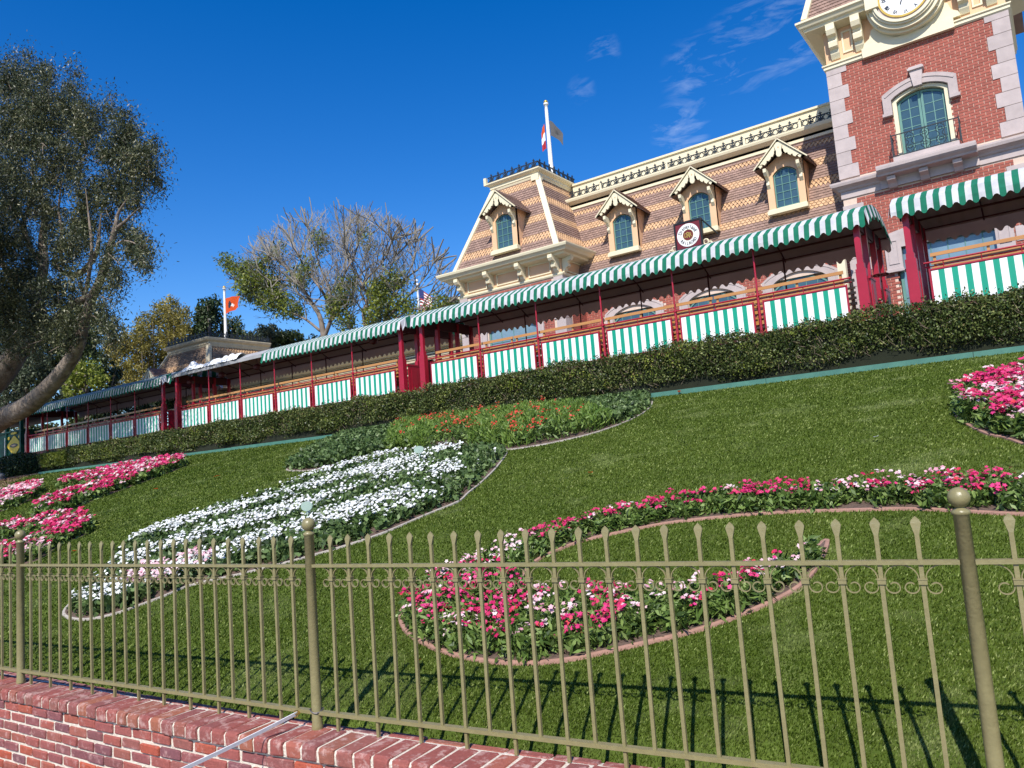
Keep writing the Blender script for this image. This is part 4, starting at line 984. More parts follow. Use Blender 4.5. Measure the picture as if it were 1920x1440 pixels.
shingles((XL, EY, EZ), (XR, EY, EZ), (XL, TY, TZ), (XR, TY, TZ), PAT, skip=lambda p: any(abs(p.x - c) < .38 and 7.85 < p.z < 9.1 for c, _ in DM))
moulding(XL, XR, [(-.02, 7.22), (.02, 7.24), (.06, 7.26), (.10, 7.32), (.13, 7.34), (.13, 7.40), (.08, 7.42)], 20.5, 'gutter', 'cream')
MB().box(XL, XR, 20.42, 20.8, 7.16, 7.23).obj('soffit', 'cream', st)
moulding(XL, XR, [(.05, 9.90), (.07, 9.96), (.10, 9.98), (.10, 10.05), (.18, 10.10), (.24, 10.14), (.26, 10.20), (.26, 10.24), (.0, 10.26)], 21.5, 'roof_cornice', 'cream')
MB().box(XL, XR, 21.4, 24.5, 9.9, 10.235).obj('flat_roof', 'cream', st)
MB().box(XL, XR, 22.0, 24.4, 10.23, 10.93).obj('parapet', 'cream', st); MB().box(XL, XR, 21.95, 24.45, 10.93, 10.99).obj('parapet_cap', 'cream', st)
cresting((XL + .2, 21.36, 10.25), (XR, 21.36, 10.25))
for x in (-11.2, -8.9, -6.5, -4.95): MB().box(x - .035, x + .035, 21.33, 21.40, 10.24, 10.44).lathe([(.03, 0), (.035, .03), (.0, .07)], (x, 21.365, 10.44), 8).obj('cresting_post', 'cream', st)
# ---- dormers
def arch_pts(cx, w, z0, zs, rise, n_=12):
    """outline of an opening: jambs up to zs, segmental arch above"""
    pts = [(cx - w / 2, z0)] 
    for j in range(n_ + 1):
        u = j / n_; x = cx - w / 2 + w * u; pts.append((x, zs + rise * math.sin(math.pi * u) ** .75))
    pts.append((cx + w / 2, z0)); return pts
def ring(mb_, outer, inner, y0, y1, m=0):
    n_ = len(outer); mb_.add([(a, y0, b) for a, b in outer] + [(a, y0, b) for a, b in inner] + [(a, y1, b) for a, b in outer] + [(a, y1, b) for a, b in inner],
        [(i, i + 1, n_ + i + 1, n_ + i) for i in range(n_ - 1)] + [(i, 2 * n_ + i, 2 * n_ + i + 1, i + 1) for i in range(n_ - 1)] + [(n_ + i, n_ + i + 1, 3 * n_ + i + 1, 3 * n_ + i) for i in range(n_ - 1)] + [(2 * n_ + i, 3 * n_ + i, 3 * n_ + i + 1, 2 * n_ + i + 1) for i in range(n_ - 1)], m)
def window(cx, w, z0, zs, rise, y, cols, rows, parent, fr=.03, frm='teal', gl='glass', bottom=True):
    o = arch_pts(cx, w, z0, zs, rise); i_ = arch_pts(cx, w - 2 * fr, z0 + fr, zs, rise - fr * .5)
    m = MB(); ring(m, o, i_, y, y + .05); m.box(cx - w / 2, cx + w / 2, y, y + .05, z0 - .001, z0 + fr)
    wo = m.obj('window', frm, parent)
    mm = MB()
    for k in range(1, cols):
        x = cx - w / 2 + w * k / cols; u = k / cols; zt_ = zs + rise * math.sin(math.pi * u) ** .75 - .01; mm.box(x - .008, x + .008, y + .012, y + .035, z0 + fr, zt_)
    for k in range(1, rows):
        z = z0 + (zs + rise - z0) * k / rows; mm.box(cx - w / 2 + fr, cx + w / 2 - fr, y + .0141, y + .0329, z - .008, z + .008)
    mm.obj('glazing_bars', frm, wo)
    g = MB(); g.prism(arch_pts(cx, w - fr, z0 + fr * .5, zs, rise - fr * .4), y + .028, y + .034); g.obj('pane', gl, wo)
    return wo
def dormer(cx, zs0, yf, parent, slope_y):
    """zs0 = underside of the sill; slope_y(z) = roof surface y at height z"""
    d = link('dormer', None, parent)
    W_ = .98; zt_ = zs0 + 1.32
    # front with arched opening
    o = arch_pts(cx, .62, zs0 + .14, zs0 + 1.06, .17, 12); m = MB()
    outer = [(cx - W_ / 2, zs0 + .14)] + [(cx - W_ / 2 + W_ * j / 12, zt_ + .30 * (1 - abs(j / 6 - 1))) for j in range(13)] + [(cx + W_ / 2, zs0 + .14)]
    ring(m, outer, o, yf, yf + .10); m.obj('face', 'peach', d)
    for sg in (-1, 1):
        x = cx + sg * W_ / 2; ybk = slope_y(zt_); ylo = slope_y(zs0 + .1)
        MB().prism([(yf + .002, zs0 + .1), (max(ylo, yf + .01), zs0 + .1), (ybk + .02, zt_), (yf + .002, zt_)], x - sg * .03, x, ax='x').obj('cheek', 'peach', d)
    window(cx, .60, zs0 + .16, zs0 + 1.05, .16, yf + .045, 3, 5, d)
    MB().box(cx - .52, cx + .52, yf - .09, yf + .08, zs0, zs0 + .10).box(cx - .50, cx + .50, yf - .06, yf + .05, zs0 + .10, zs0 + .14).obj('sill', 'cream', d)
    # gable roof
    za, ze, we, yo = zs0 + 1.92, zs0 + 1.24, .68, yf - .30
    for sg in (-1, 1):
        yb_t, yb_e = slope_y(za) + .05, slope_y(ze) + .25
        a = [(cx, yo, za), (cx + sg * we, yo, ze), (cx + sg * we, yb_e, ze), (cx, yb_t, za)]
        m = MB(); vs = a + [(x, y, z - .045) for x, y, z in a]; m.add(vs, [(0, 1, 2, 3), (7, 6, 5, 4), (0, 4, 5, 1), (1, 5, 6, 2), (2, 6, 7, 3)]); m.obj('gable_roof', 'shbrown', d)
        # shingle courses on the gable
        if sg > 0: shingles((cx + we, yo, ze + .002), (cx + we, yb_e, ze + .002), (cx, yo, za + .002), (cx, yb_t, za + .002), 'b' * 8, 'gable_shingles', parent=d)
    MB().bar((cx, yo - .01, za + .01), (cx, slope_y(za), za + .01), .04, .03).obj('ridge_cap', 'shbrown', d)
    # bargeboard: gable outline with scalloped lower edge
    L_ = []
    for sg in (1,):
        pass
    up = [(0, 0), (we + .01, ze - za), (we + .01, ze - za - .07)]
    lo = [(.56, -.60), (.52, -.66), (.47, -.62), (.455, -.56), (.40, -.60), (.345, -.55), (.335, -.49), (.28, -.52), (.225, -.47), (.215, -.42), (.165, -.43), (.125, -.36), (.12, -.30), (.085, -.27), (.065, -.32), (.075, -.40), (.05, -.46), (0, -.48)]
    def side(sg): return [(cx + sg * a_, za - .02 + b_) for a_, b_ in up + lo]
    for sg in (1, -1):
        pts = side(sg); m = MB(); k = len(pts)
        # strip faces between straight top edge and scalloped edge
        top = [(cx + sg * (we + .01) * j / 17, za - .02 + (ze - za) * j / 17) for j in range(18)]
        low = [(cx + sg * a_, za - .02 + b_) for a_, b_ in reversed(lo)]
        V = [(a_, yo, b_) for a_, b_ in top] + [(a_, yo, b_) for a_, b_ in low] + [(a_, yo + .045, b_) for a_, b_ in top] + [(a_, yo + .045, b_) for a_, b_ in low]
        n_ = 18; m.add(V, [(i, i + 1, n_ + i + 1, n_ + i) for i in range(n_ - 1)] + [(2 * n_ + i + 1, 2 * n_ + i, 3 * n_ + i, 3 * n_ + i + 1) for i in range(n_ - 1)] + [(i, 2 * n_ + i, 2 * n_ + i + 1, i + 1) for i in range(n_ - 1)] + [(n_ + i, n_ + i + 1, 3 * n_ + i + 1, 3 * n_ + i) for i in range(n_ - 1)] + [(n_ - 1, 2 * n_ - 1, 4 * n_ - 1, 3 * n_ - 1)])
        # raised outer fillet and eave end
        m.bar((cx, yo - .015, za - .015), (cx + sg * (we + .02), yo - .015, ze - .015), .05, .03, up=(0, 0, 1))
        m.obj('bargeboard', 'cream', d)
    m = MB().prism([(cx + .022 * math.cos(a), za - .24 + .022 * math.sin(a)) for a in np.linspace(0, 6.283, 13)[:-1]], yo - .006, yo + .01); m.obj('rosette', 'peach', d)
    for sg in (-1, 1):
        x = cx + sg * .43; m = MB(); m.prism([(yf, ze - .05), (yo + .02, ze - .02), (yo + .02, ze - .12), (yo + .09, ze - .20), (yo + .15, ze - .22), (yf - .06, ze - .32), (yf - .08, ze - .42), (yf, ze - .52)], x - .04, x + .04, ax='x'); m.obj('bracket', 'cream', d)
    m = MB().box(cx - .03, cx + .03, yo, yf, za - .1, za - .04); m.obj('ridge_beam', 'cream', d)
    return d
sy = lambda z: EY + (TY - EY) * (z - EZ) / (TZ - EZ)
for c, z in DM: dormer(c, z, 20.47, st, sy)
# ---- main wing ground floor
holes = []
for c in (-10.14, -7.70, -5.28):
    holes.append(lambda x, z, c=c: abs(x - c) < .98 and z < 6.35 - .25 * ((x - c) / .98) ** 2)
brick_face(XL, XR, 4.5, 7.14, 20.75, holes)
def stone_hood(cx, w, zspring, rise, y, thick, parent, drop=.35, key=True, ear=.08):
    h = link('window_surround', None, parent); n_ = 12
    o = arch_pts(cx, w, zspring - drop, zspring + .02, rise + .0, n_); i_ = arch_pts(cx, w - 2 * thick, zspring - drop, zspring - .10, rise * .8, n_)
    m = MB(); ring(m, o, i_, y - .06, y + .05)
    for sg in (-1, 1): m.box(cx + sg * (w / 2 - thick / 2) - thick / 2 - ear * (sg < 0), cx + sg * (w / 2 - thick / 2) + thick / 2 + ear * (sg > 0), y - .075, y, zspring - drop - .02, zspring - drop + .10)
    m.obj('arch_stones', 'stone', h)
    ch = MB(); oo = arch_pts(cx, w - .12, zspring - drop + .1, zspring, rise - .03, n_); ii = arch_pts(cx, w - .15, zspring - drop + .1, zspring, rise - .05, n_); ring(ch, oo, ii, y - .072, y - .05); ch.obj('arch_bead', 'stone', h)
    if key: MB().prism([(cx - .07, zspring + rise * .8 - .14), (cx + .07, zspring + rise * .8 - .14), (cx + .11, zspring + rise + .12), (cx - .11, zspring + rise + .12)], y - .11, y).box(cx - .15, cx + .15, y - .14, y, zspring + rise + .12, zspring + rise + .17).obj('keystone', 'stone', h)
    return h
for c in (-10.14, -7.70, -5.28):
    stone_hood(c, 1.95, 6.05, .32, 20.75, .26, st, drop=1.2, key=False, ear=0)
    window(c, 1.45, 4.3, 5.80, .28, 20.79, 5, 3, st, fr=.06)
# ---- left pavilion (projecting bay)
PX0, PX1, PY = -15.78, -11.79, 19.5
wall_with_openings(PX0, PX1, PY, 23.5, 3.55, 7.29, [(-14.72, -12.86, 4.3, 6.25)])
gw = lambda x, z: abs(x + 13.79) < 1.02 and z < 6.3
brick_face(PX0 + .42, PX1 - .40, 4.4, 7.28, PY, [gw]); brick_face(PY + .4, 20.75, 4.4, 7.28, PX1, side=PX1)
q1 = MB().box(0, .42, -.03, .0, 0, .33).mesh('quoin', 'stone')
for k in range(9):
    w = .40 if k % 2 else .32; z = 4.31 + k * .335
    for x0_, sg in ((PX0 - .02, 1), (PX1 + .02, -1)):
        a, b = (x0_, x0_ + w) if sg > 0 else (x0_ - w, x0_)
        MB().box(a, b, PY - .035, PY + .3, z, z + .322).obj('quoin', 'stone', st)
window(-13.79, 1.9, 4.3, 6.1, .18, PY + .06, 4, 3, st, fr=.07, gl='glasslight')
stone_hood(-13.79, 2.45, 6.12, .26, PY, .26, st, drop=1.0, key=False, ear=0)
# frieze
mitred(PX0, PX1, PY, 21.0, [(.04, 7.28), (.06, 7.32), (.06, 7.36), (.02, 7.38)], 'architrave', 'cream')
MB().box(PX0 + .01, PX1 - .01, PY - .012, 21.2, 7.30, 7.95).obj('frieze', 'peach', st)
fx = [(-15.42, -14.62), (-14.22, -13.36), (-12.98, -12.16)]
for a, b in fx:
    m = MB(); ring(m, [(a, 7.42), (a, 7.80), (b, 7.80), (b, 7.42), (a, 7.42)], [(a + .035, 7.455), (a + .035, 7.765), (b - .035, 7.765), (b - .035, 7.455), (a + .035, 7.455)], PY - .045, PY - .005); m.obj('panel_frame', 'cream', st)
m = MB().box(PX1, PX1 + .03, 19.75, 20.6, 7.42, 7.46).box(PX1, PX1 + .03, 19.75, 20.6, 7.76, 7.80).box(PX1, PX1 + .03, 19.75, 19.79, 7.46, 7.76); m.obj('panel_frame', 'cream', st)
def scroll_bracket(x, y, zt_, zb_, dep, w, parent, m='cream', ax='x'):
    H_ = zt_ - zb_; pr = [(0, zt_), (-dep, zt_), (-dep, zt_ - H_ * .08), (-dep * 1.02, zt_ - H_ * .20), (-dep * .9, zt_ - H_ * .34), (-dep * .62, zt_ - H_ * .38), (-dep * .55, zt_ - H_ * .46), (-dep * .66, zt_ - H_ * .54), (-dep * .62, zt_ - H_ * .68), (-dep * .36, zt_ - H_ * .74), (-dep * .30, zt_ - H_ * .86), (-dep * .12, zb_), (0, zb_)]
    if ax == 'x': m_ = MB().prism([(y + a, b) for a, b in pr], x - w / 2, x + w / 2, ax='x')
    else: m_ = MB().prism([(x - a, b) for a, b in pr], y - w / 2, y + w / 2, ax='y')
    return m_.obj('bracket', m, parent)
for x in (-15.62, -14.42, -13.17, -11.93): scroll_bracket(x, PY, 7.88, 7.36, .42, .15, st)
scroll_bracket(PX1, 19.62, 7.88, 7.36, .32, .15, st, ax='y')
mitred(PX0, PX1, PY, 21.2, [(.05, 7.80), (.30, 7.84), (.32, 7.90), (.44, 7.92), (.48, 7.98), (.53, 8.02), (.55, 8.08), (.55, 8.11), (.28, 8.13)], 'eaves_cornice', 'cream')
# mansard
b0, b1, yb0, yb1 = PX0 + .20, PX1 + .17, 19.05, 23.3
dz = 1.05; z0_, z1_ = 8.06, 10.84; t0, t1, yt0, yt1 = b0 + dz, b1 - dz - .1, yb0 + dz, yb1 - dz
m = MB(); m.add([(b0, yb0, z0_), (b1, yb0, z0_), (b1, yb1, z0_), (b0, yb1, z0_), (t0, yt0, z1_), (t1, yt0, z1_), (t1, yt1, z1_), (t0, yt1, z1_)], [(3, 2, 1, 0), (4, 5, 6, 7), (0, 1, 5, 4), (1, 2, 6, 5), (2, 3, 7, 6), (3, 0, 4, 7)]); m.obj('roof', 'shbrown', st)
PP = 'bbbbDDDbbbbbSSSbbbbbDDDbbbbbSSSb'
shingles((b0, yb0, z0_), (b1, yb0, z0_), (t0, yt0, z1_), (t1, yt0, z1_), PP, skip=lambda p: abs(p.x + 13.46) < .38 and 8.5 < p.z < 9.7)
shingles((b1, yb0, z0_), (b1, yb1, z0_), (t1, yt0, z1_), (t1, yt1, z1_), PP)
for (bx, by), (tx, ty) in (((b0, yb0), (t0, yt0)), ((b1, yb0), (t1, yt0))):
    m = MB(); m.bar((bx, by, z0_ + .02), (tx, ty, z1_ + .02), .17, .10, up=(0, -1, 1)); m.obj('hip_trim', 'cream', st)
m = MB().box(t1 - .16, t1 + .12, yt0 - .14, yt0 + .1, z1_ - .16, z1_ + .02); m.obj('hip_cap', 'cream', st)
mitred(t0, t1, yt0, yt1, [(.05, 10.78), (.07, 10.84), (.09, 10.86), (.09, 10.94), (.16, 10.98), (.20, 11.02), (.20, 11.06), (.0, 11.08)], 'roof_cornice', 'cream')
MB().box(t0, t1, yt0, yt1, 10.8, 11.06).obj('flat_roof', 'cream', st)
MB().box(t0 - .24, t0 - .14, yt0 - .22, yt0 - .12, 11.0, 11.26).obj('cresting_post', 'cream', st)
cresting((t0 - .12, yt0 - .12, 11.07), (t1 + .12, yt0 - .12, 11.07), sc=1.0); cresting((t1 + .12, yt0 - .12, 11.07), (t1 + .12, yt1, 11.07)); cresting((t0 - .12, yt1, 11.07), (t1 + .12, yt1, 11.07))
dormer(-13.46, 8.27, 19.0, st, lambda z: yb0 + (yt0 - yb0) * (z - z0_) / (z1_ - z0_))
# ---- clock tower
TX0, TX1 = -3.74, .02
wall_with_openings(TX0, TX1, PY, 24.2, 3.55, 10.69, [(-2.40, -1.29, 7.99, 9.60), (-2.78, -.64, 4.2, 6.05)]); MB().box(TX0, TX1, PY + .3, 24.2, 10.69, 13.4).obj('upper_wall', 'cream', st)
wx0, wx1 = -2.42, -1.27
def hole_w(x, z): return (wx0 < x < wx1 and 7.9 < z < 9.62) or (abs(x + 1.845) < .62 and 9.2 < z < 9.86 - .2 * ((x + 1.845) / .62) ** 2)
def hole_band(x, z): return 7.42 < z < 7.90
gdx0, gdx1 = -2.80, -.62
def hole_g(x, z): return gdx0 < x < gdx1 and z < 6.15
brick_face(TX0 + .30, TX1 - .30, 4.3, 10.72, PY, [hole_w, hole_band, hole_g, lambda x, z: x > 5], n_parts=290, prio=lambda it: -(it[0] > -2.4) * 10 - (it[2] > 7.8) * 20 - it[0])
for k in range(10):
    z = 7.93 + k * .3285 - (k >= 8) * 0
    if z + .3 > 10.72: h_ = 10.70 - z
    else: h_ = .318
    if h_ < .05: continue
    w = .44 if k % 2 == 0 else .31
    MB().box(TX0 - .02, TX0 + w, PY - .03, PY + .5, z, z + h_).obj('quoin', 'stone', st); MB().box(TX1 - w, TX1 + .02, PY - .03, PY + .5, z, z + h_).obj('quoin', 'stone', st)
for k in range(9):
    z = 4.3 + k * .33; w = .44 if k % 2 == 0 else .31
    MB().box(TX0 - .02, TX0 + w, PY - .03, PY + .5, z, z + .32).obj('quoin', 'stone', st); MB().box(TX1 - w, TX1 + .02, PY - .03, PY + .5, z, z + .32).obj('quoin', 'stone', st)
mitred(TX0, TX1, PY, 22, [(.03, 7.44), (.03, 7.60), (.07, 7.62), (.09, 7.66), (.15, 7.70), (.20, 7.72), (.22, 7.78), (.22, 7.82), (.02, 7.86)], 'belt_course', 'stone')
moulding(-2.88, -.88, [(.05, 7.44), (.05, 7.64), (.32, 7.66), (.34, 7.70), (.40, 7.74), (.44, 7.78), (.45, 7.84), (.45, 7.88), (.30, 7.90)], PY - .02, 'balcony_slab', 'stone')
MB().box(-2.50, -1.18, PY - .40, PY - .02, 7.89, 8.0).obj('balcony_sill', 'stone', st)
for x in (-2.62, -1.95, -1.28): MB().prism([(PY - .02, 7.64), (PY - .28, 7.64), (PY - .26, 7.56), (PY - .14, 7.50), (PY - .08, 7.42), (PY - .02, 7.40)], x - .09, x + .09, ax='x').obj('corbel', 'stone', st)
# tall french window with surround
o = arch_pts(-1.845, 1.15, 7.99, 9.44, .20, 12); i_ = arch_pts(-1.845, .98, 7.99, 9.40, .17, 12)
m = MB(); ring(m, o, i_, PY - .03, PY + .2); m.obj('window_frame', 'cream', st)
dw = link('window', None, st)
for sg in (-1, 1):
    cx = -1.845 + sg * .245; m = MB(); a, b = cx - .24, cx + .24; f0 = lambda x: 9.38 + .165 * math.sin(math.pi * (x + 1.845 + .49) / .98) ** .75
    xs_ = np.linspace(a, b, 7); ring(m, [(a, 8.0)] + [(x, f0(x)) for x in xs_] + [(b, 8.0)], [(a + .05, 8.1)] + [(min(max(x, a + .05), b - .05), f0(x) - .05) for x in xs_] + [(b - .05, 8.1)], PY + .06, PY + .11); m.box(a, b, PY + .06, PY + .11, 8.0, 8.10)
    m.box(cx - .009, cx + .009, PY + .075, PY + .10, 8.1, f0(cx) - .04)
    for k in range(1, 6): z = 8.10 + (9.42 - 8.10) * k / 6; m.box(a + .05, b - .05, PY + .077, PY + .098, z - .008, z + .008)
    m.obj('door_leaf', 'teal', dw)
g = MB().prism(arch_pts(-1.845, .96, 8.03, 9.38, .15, 12), PY + .085, PY + .09); g.obj('pane', 'glass', dw)
# stone hood with ears
n_ = 14; hd = link('window_hood', None, st)
o = [(-2.61, 9.16)] + [(-2.61 + 1.53 * j / n_, 9.50 + .36 * math.sin(math.pi * (.08 + .84 * j / n_)) ** .8) for j in range(n_ + 1)] + [(-1.08, 9.16)]
i_ = [(-2.43, 9.16)] + [(-2.43 + 1.17 * j / n_, 9.46 + .19 * math.sin(math.pi * j / n_) ** .75) for j in range(n_ + 1)] + [(-1.26, 9.16)]
m = MB(); ring(m, o, i_, PY - .11, PY + .02); m.box(-2.64, -2.43, PY - .13, PY, 9.10, 9.17); m.box(-1.26, -1.05, PY - .13, PY, 9.10, 9.17); m.obj('arch_stones', 'stone', hd)
m = MB(); ring(m, [(x * 1.0 + (.05 if x < -1.845 else -.05), z - .05) for x, z in o[1:-1]], [(x + (.065 if x < -1.845 else -.065), z - .075) for x, z in o[1:-1]], PY - .125, PY - .1); m.obj('arch_bead', 'stone', hd)
m = MB().prism([(-1.93, 9.60), (-1.76, 9.60), (-1.71, 9.98), (-1.98, 9.98)], PY - .16, PY).box(-2.01, -1.68, PY - .20, PY, 9.98, 10.03).box(-1.985, -1.705, PY - .18, PY, 10.03, 10.06); m.obj('keystone', 'stone', hd)
# balcony railing
br = link('balcony_railing', None, st); y_ = PY - .36; bx0, bx1 = -2.50, -1.14
m = MB(); m.bar((bx0, y_, 8.52), (bx1, y_, 8.52), .022, .022).bar((bx0, y_, 8.03), (bx1, y_, 8.03), .018, .018)
for x in (bx0, bx1): m.bar((x, y_, 8.52), (x, PY, 8.52), .02, .02).bar((x, y_, 8.03), (x, PY, 8.03), .016, .016).bar((x, y_, 7.98), (x, y_, 8.56), .022, .022).bar((x, y_ + .12, 8.03), (x, y_ + .12, 8.52), .012, .012).bar((x, y_ + .24, 8.03), (x, y_ + .24, 8.52), .012, .012)
m.obj('rail', 'iron', br)
bal = MB(); bal.bar((0, 0, 8.03), (0, 0, 8.52), .013, .013); bm_ = bal.mesh('baluster', 'iron')
for k in range(1, 14):
    x = bx0 + (bx1 - bx0) * k / 14
    if k in (1, 2, 3, 7, 11, 12, 13): link('baluster', bm_, br, loc=(x, y_, 0))
for cx in (-2.13, -1.82, -1.51):
    m = MB()
    for s2 in (-1, 1):
        m.tube([(cx + s2 * .02, y_, 8.50), (cx + s2 * .085, y_, 8.44), (cx + s2 * .085, y_, 8.36), (cx + s2 * .03, y_, 8.30), (cx + s2 * .03, y_, 8.26), (cx + s2 * .095, y_, 8.20), (cx + s2 * .095, y_, 8.12), (cx + s2 * .03, y_, 8.05)], .008, 5)
    m.tube([(cx + .045 * math.cos(a), y_, 8.40 + .035 * math.sin(a)) for a in np.linspace(0, 6.283, 11)], .007, 4); m.tube([(cx + .05 * math.cos(a), y_, 8.16 + .035 * math.sin(a)) for a in np.linspace(0, 6.283, 11)], .007, 4)
    m.obj('scrollwork', 'iron', br)
# tower cornice and clock
mitred(TX0, TX1, PY, 22, [(.03, 10.69), (.06, 10.72), (.06, 10.78), (.09, 10.80), (.09, 10.83), (.02, 10.86)], 'architrave', 'cream')
MB().box(TX0 + .01, TX1 - .01, PY - .012, 22, 10.70, 12.1).obj('frieze', 'peach', st)
MB().box(-2.90, -.98, PY - .13, PY - .02, 10.67, 10.90).obj('clock_plinth', 'cream', st)
for x in (TX0 + .25, -2.93, -.75, TX1 - .25): scroll_bracket(x, PY, 11.70, 10.92, .36, .20, st)
for a, b in ((-3.32, -3.10), ): pass
for a, b in ((TX0 + .42, -3.08), (-.60, TX1 - .42)):
    m = MB(); ring(m, [(a, 11.0), (a, 11.55), (b, 11.55), (b, 11.0), (a, 11.0)], [(a + .04, 11.04), (a + .04, 11.51), (b - .04, 11.51), (b - .04, 11.04), (a + .04, 11.04)], PY - .04, PY); m.obj('panel_frame', 'cream', st)
CPp = at(1693, -14, PY - .45); cxx, czz = CPp.x, CPp.z
for side_, xa, xb in (('l', TX0, -2.66), ('r', -1.05, TX1)):
    mitred(xa, xb, PY, 22, [(.05, 11.66), (.34, 11.70), (.36, 11.76), (.42, 11.79), (.46, 11.86), (.50, 11.89), (.50, 11.94), (.12, 11.99)], 'eaves_cornice', 'cream', sides='f' + side_)
ck = thing('tower_clock', 'round white clock with roman numerals in stepped cream and gold rings on the tower', 'clock', loc=(cxx, PY - .1, czz))
def disc(r0, r1, y0, y1, mb_, m=0, k=48):
    mb_.add([(r * math.cos(2 * math.pi * j / k), y, r * math.sin(2 * math.pi * j / k)) for r, y in ((r1, y0), (r0, y0), (r1, y1), (r0, y1)) for j in range(k)],
            [(j, (j + 1) % k, k + (j + 1) % k, k + j) for j in range(k)] + [(j, 2 * k + j, 2 * k + (j + 1) % k, (j + 1) % k) for j in range(k)] + [(k + j, k + (j + 1) % k, 3 * k + (j + 1) % k, 3 * k + j) for j in range(k)], m)
m = MB(); disc(.0, .50, -.30, -.25, m); m.obj('dial', 'clockwhite', ck)
m = MB(); disc(.50, .545, -.335, -.2, m); m.obj('gold_ring', 'gold', ck)
m = MB(); disc(.545, .60, -.31, -.15, m); m.obj('grey_ring', 'stone', ck)
m = MB(); disc(.60, .66, -.37, -.1, m); disc(.66, .70, -.33, -.05, m); disc(.70, .78, -.27, 0, m); disc(.78, .84, -.16, .1, m); m.obj('bezel', 'cream', ck)
ROM = ['XII', 'I', 'II', 'III', 'IIII', 'V', 'VI', 'VII', 'VIII', 'IX', 'X', 'XI']
for k, rn in enumerate(ROM):
    a = math.radians(90 - 30 * k); m = MB(); uy = Vector((math.cos(a), 0, math.sin(a))); ux = Vector((math.sin(a), 0, -math.cos(a)))
    put_glyph(m, rn, .125, uy * .375 + Vector((0, -.308, 0)), ux, uy, squash=.72, bold=.001); m.obj('numeral', 'black', ck)
for nm, a, ln, w in (('hour_hand', -112, .24, .022), ('minute_hand', 58, .34, .014)):
    a = math.radians(a); d_ = Vector((math.cos(a), 0, math.sin(a))); MB().bar(d_ * -.06 + Vector((0, -.318, 0)), d_ * ln + Vector((0, -.318, 0)), w, .008, up=(0, 1, 0)).obj(nm, 'black', ck)
# carved scrolls under the clock
m = MB()
for sg in (-1, 1):
    m.prism([(cxx + sg * .25, 10.90), (cxx + sg * 1.02, 10.90), (cxx + sg * .98, 11.02), (cxx + sg * .86, 11.10), (cxx + sg * .80, 11.28), (cxx + sg * .68, 11.36), (cxx + sg * .60, 11.2)], PY - .10, PY)
m.box(cxx - .3, cxx + .3, PY - .09, PY, 10.90, 11.12); m.box(cxx - .2, cxx + .2, PY - .13, PY - .09, 10.95, 11.06)
m.obj('clock_scrolls', 'cream', st)
# tower mansard
m = MB(); q0 = (TX0 - .35, PY - .40); 
m.add([(TX0 - .3, PY - .35, 12.0), (TX1 + .3, PY - .35, 12.0), (TX1 + .3, 23.9, 12.0), (TX0 - .3, 23.9, 12.0), (TX0 + .3, PY + .3, 14.2), (TX1 - .3, PY + .3, 14.2), (TX1 - .3, 23.3, 14.2), (TX0 + .3, 23.3, 14.2)], [(3, 2, 1, 0), (4, 5, 6, 7), (0, 1, 5, 4), (1, 2, 6, 5), (2, 3, 7, 6), (3, 0, 4, 7)]); m.obj('roof', 'shbrown', st)
shingles((TX0 - .3, PY - .35, 12.0), (-2.7, PY - .35, 12.0), (TX0 + .3, PY + .3, 14.2), (-2.7, PY + .3, 14.2), 'b' * 24)
MB().bar((TX0 - .3, PY - .36, 12.0), (TX0 + .3, PY + .29, 14.2), .15, .1, up=(0, -1, 1)).obj('hip_trim', 'cream', st)
MB().box(-2.66, -2.38, PY - .50, PY - .2, 11.6, 13.4).box(cxx - .62, cxx + .62, PY - .32, PY, 11.2, 13.6).obj('clock_housing', 'cream', st)
# tower street-level opening behind the train
window((gdx0 + gdx1) / 2, gdx1 - gdx0 - .15, 4.2, 5.95, .12, PY + .05, 6, 3, st, fr=.06, gl='glasslight')
m = MB(); 
for sg, x in ((-1, gdx0), (1, gdx1)): m.box(x - .17, x + .17, PY - .08, PY + .02, 5.45, 6.32)
m.prism([(gdx0 - .17, 6.0), (gdx0 - .17, 6.34), (-2.0, 6.52), (-1.4, 6.52), (gdx1 + .17, 6.34), (gdx1 + .17, 6.0)], PY - .07, PY + .01)
m.obj('window_surround', 'stone', st)
for sg, x in ((-1, gdx0), (1, gdx1)):
    m = MB(); ring(m, [(x - .11, 5.62), (x - .11, 6.18), (x + .11, 6.18), (x + .11, 5.62), (x - .11, 5.62)], [(x - .085, 5.645), (x - .085, 6.155), (x + .085, 6.155), (x + .085, 5.645), (x - .085, 5.645)], PY - .095, PY - .08); m.box(x - .19, x + .19, PY - .11, PY, 5.44, 5.50); m.obj('stone_panel', 'stone', st)
# eaves of a further wing right of the tower
mitred(TX1 + .4, 3.5, 19.9, 23, [(.05, 8.3), (.3, 8.5), (.3, 8.7), (.02, 8.8)], 'side_cornice', 'cream', sides='fl')
# ---- low wing between the pavilions
MB().box(-30.4, PX0 - .02, 20.6, 23.5, 3.55, 6.0).obj('low_wall', 'creamd', st)
moulding(-30.4, PX0 - .02, [(.02, 5.05), (.02, 5.25), (.10, 5.30), (.10, 5.38)], 20.2, 'low_band', 'wooddark')
for k in range(9):
    z = 5.15 + k * .10; MB().box(-30.4, PX0 - .02, 20.12 + .03 * k - .0, 20.62, z, z + .062).obj('clapboard', 'creamd' if k < 7 else 'cream', st)
moulding(-30.4, PX0 - .02, [(.0, 6.02), (.12, 6.06), (.18, 6.12), (.26, 6.16), (.30, 6.22), (.30, 6.30), (.10, 6.34)], 20.2, 'low_gutter', 'cream')
MB().box(-30.4, PX0 - .02, 20.18, 23.5, 6.0, 6.32).obj('low_roof', 'creamd', st)
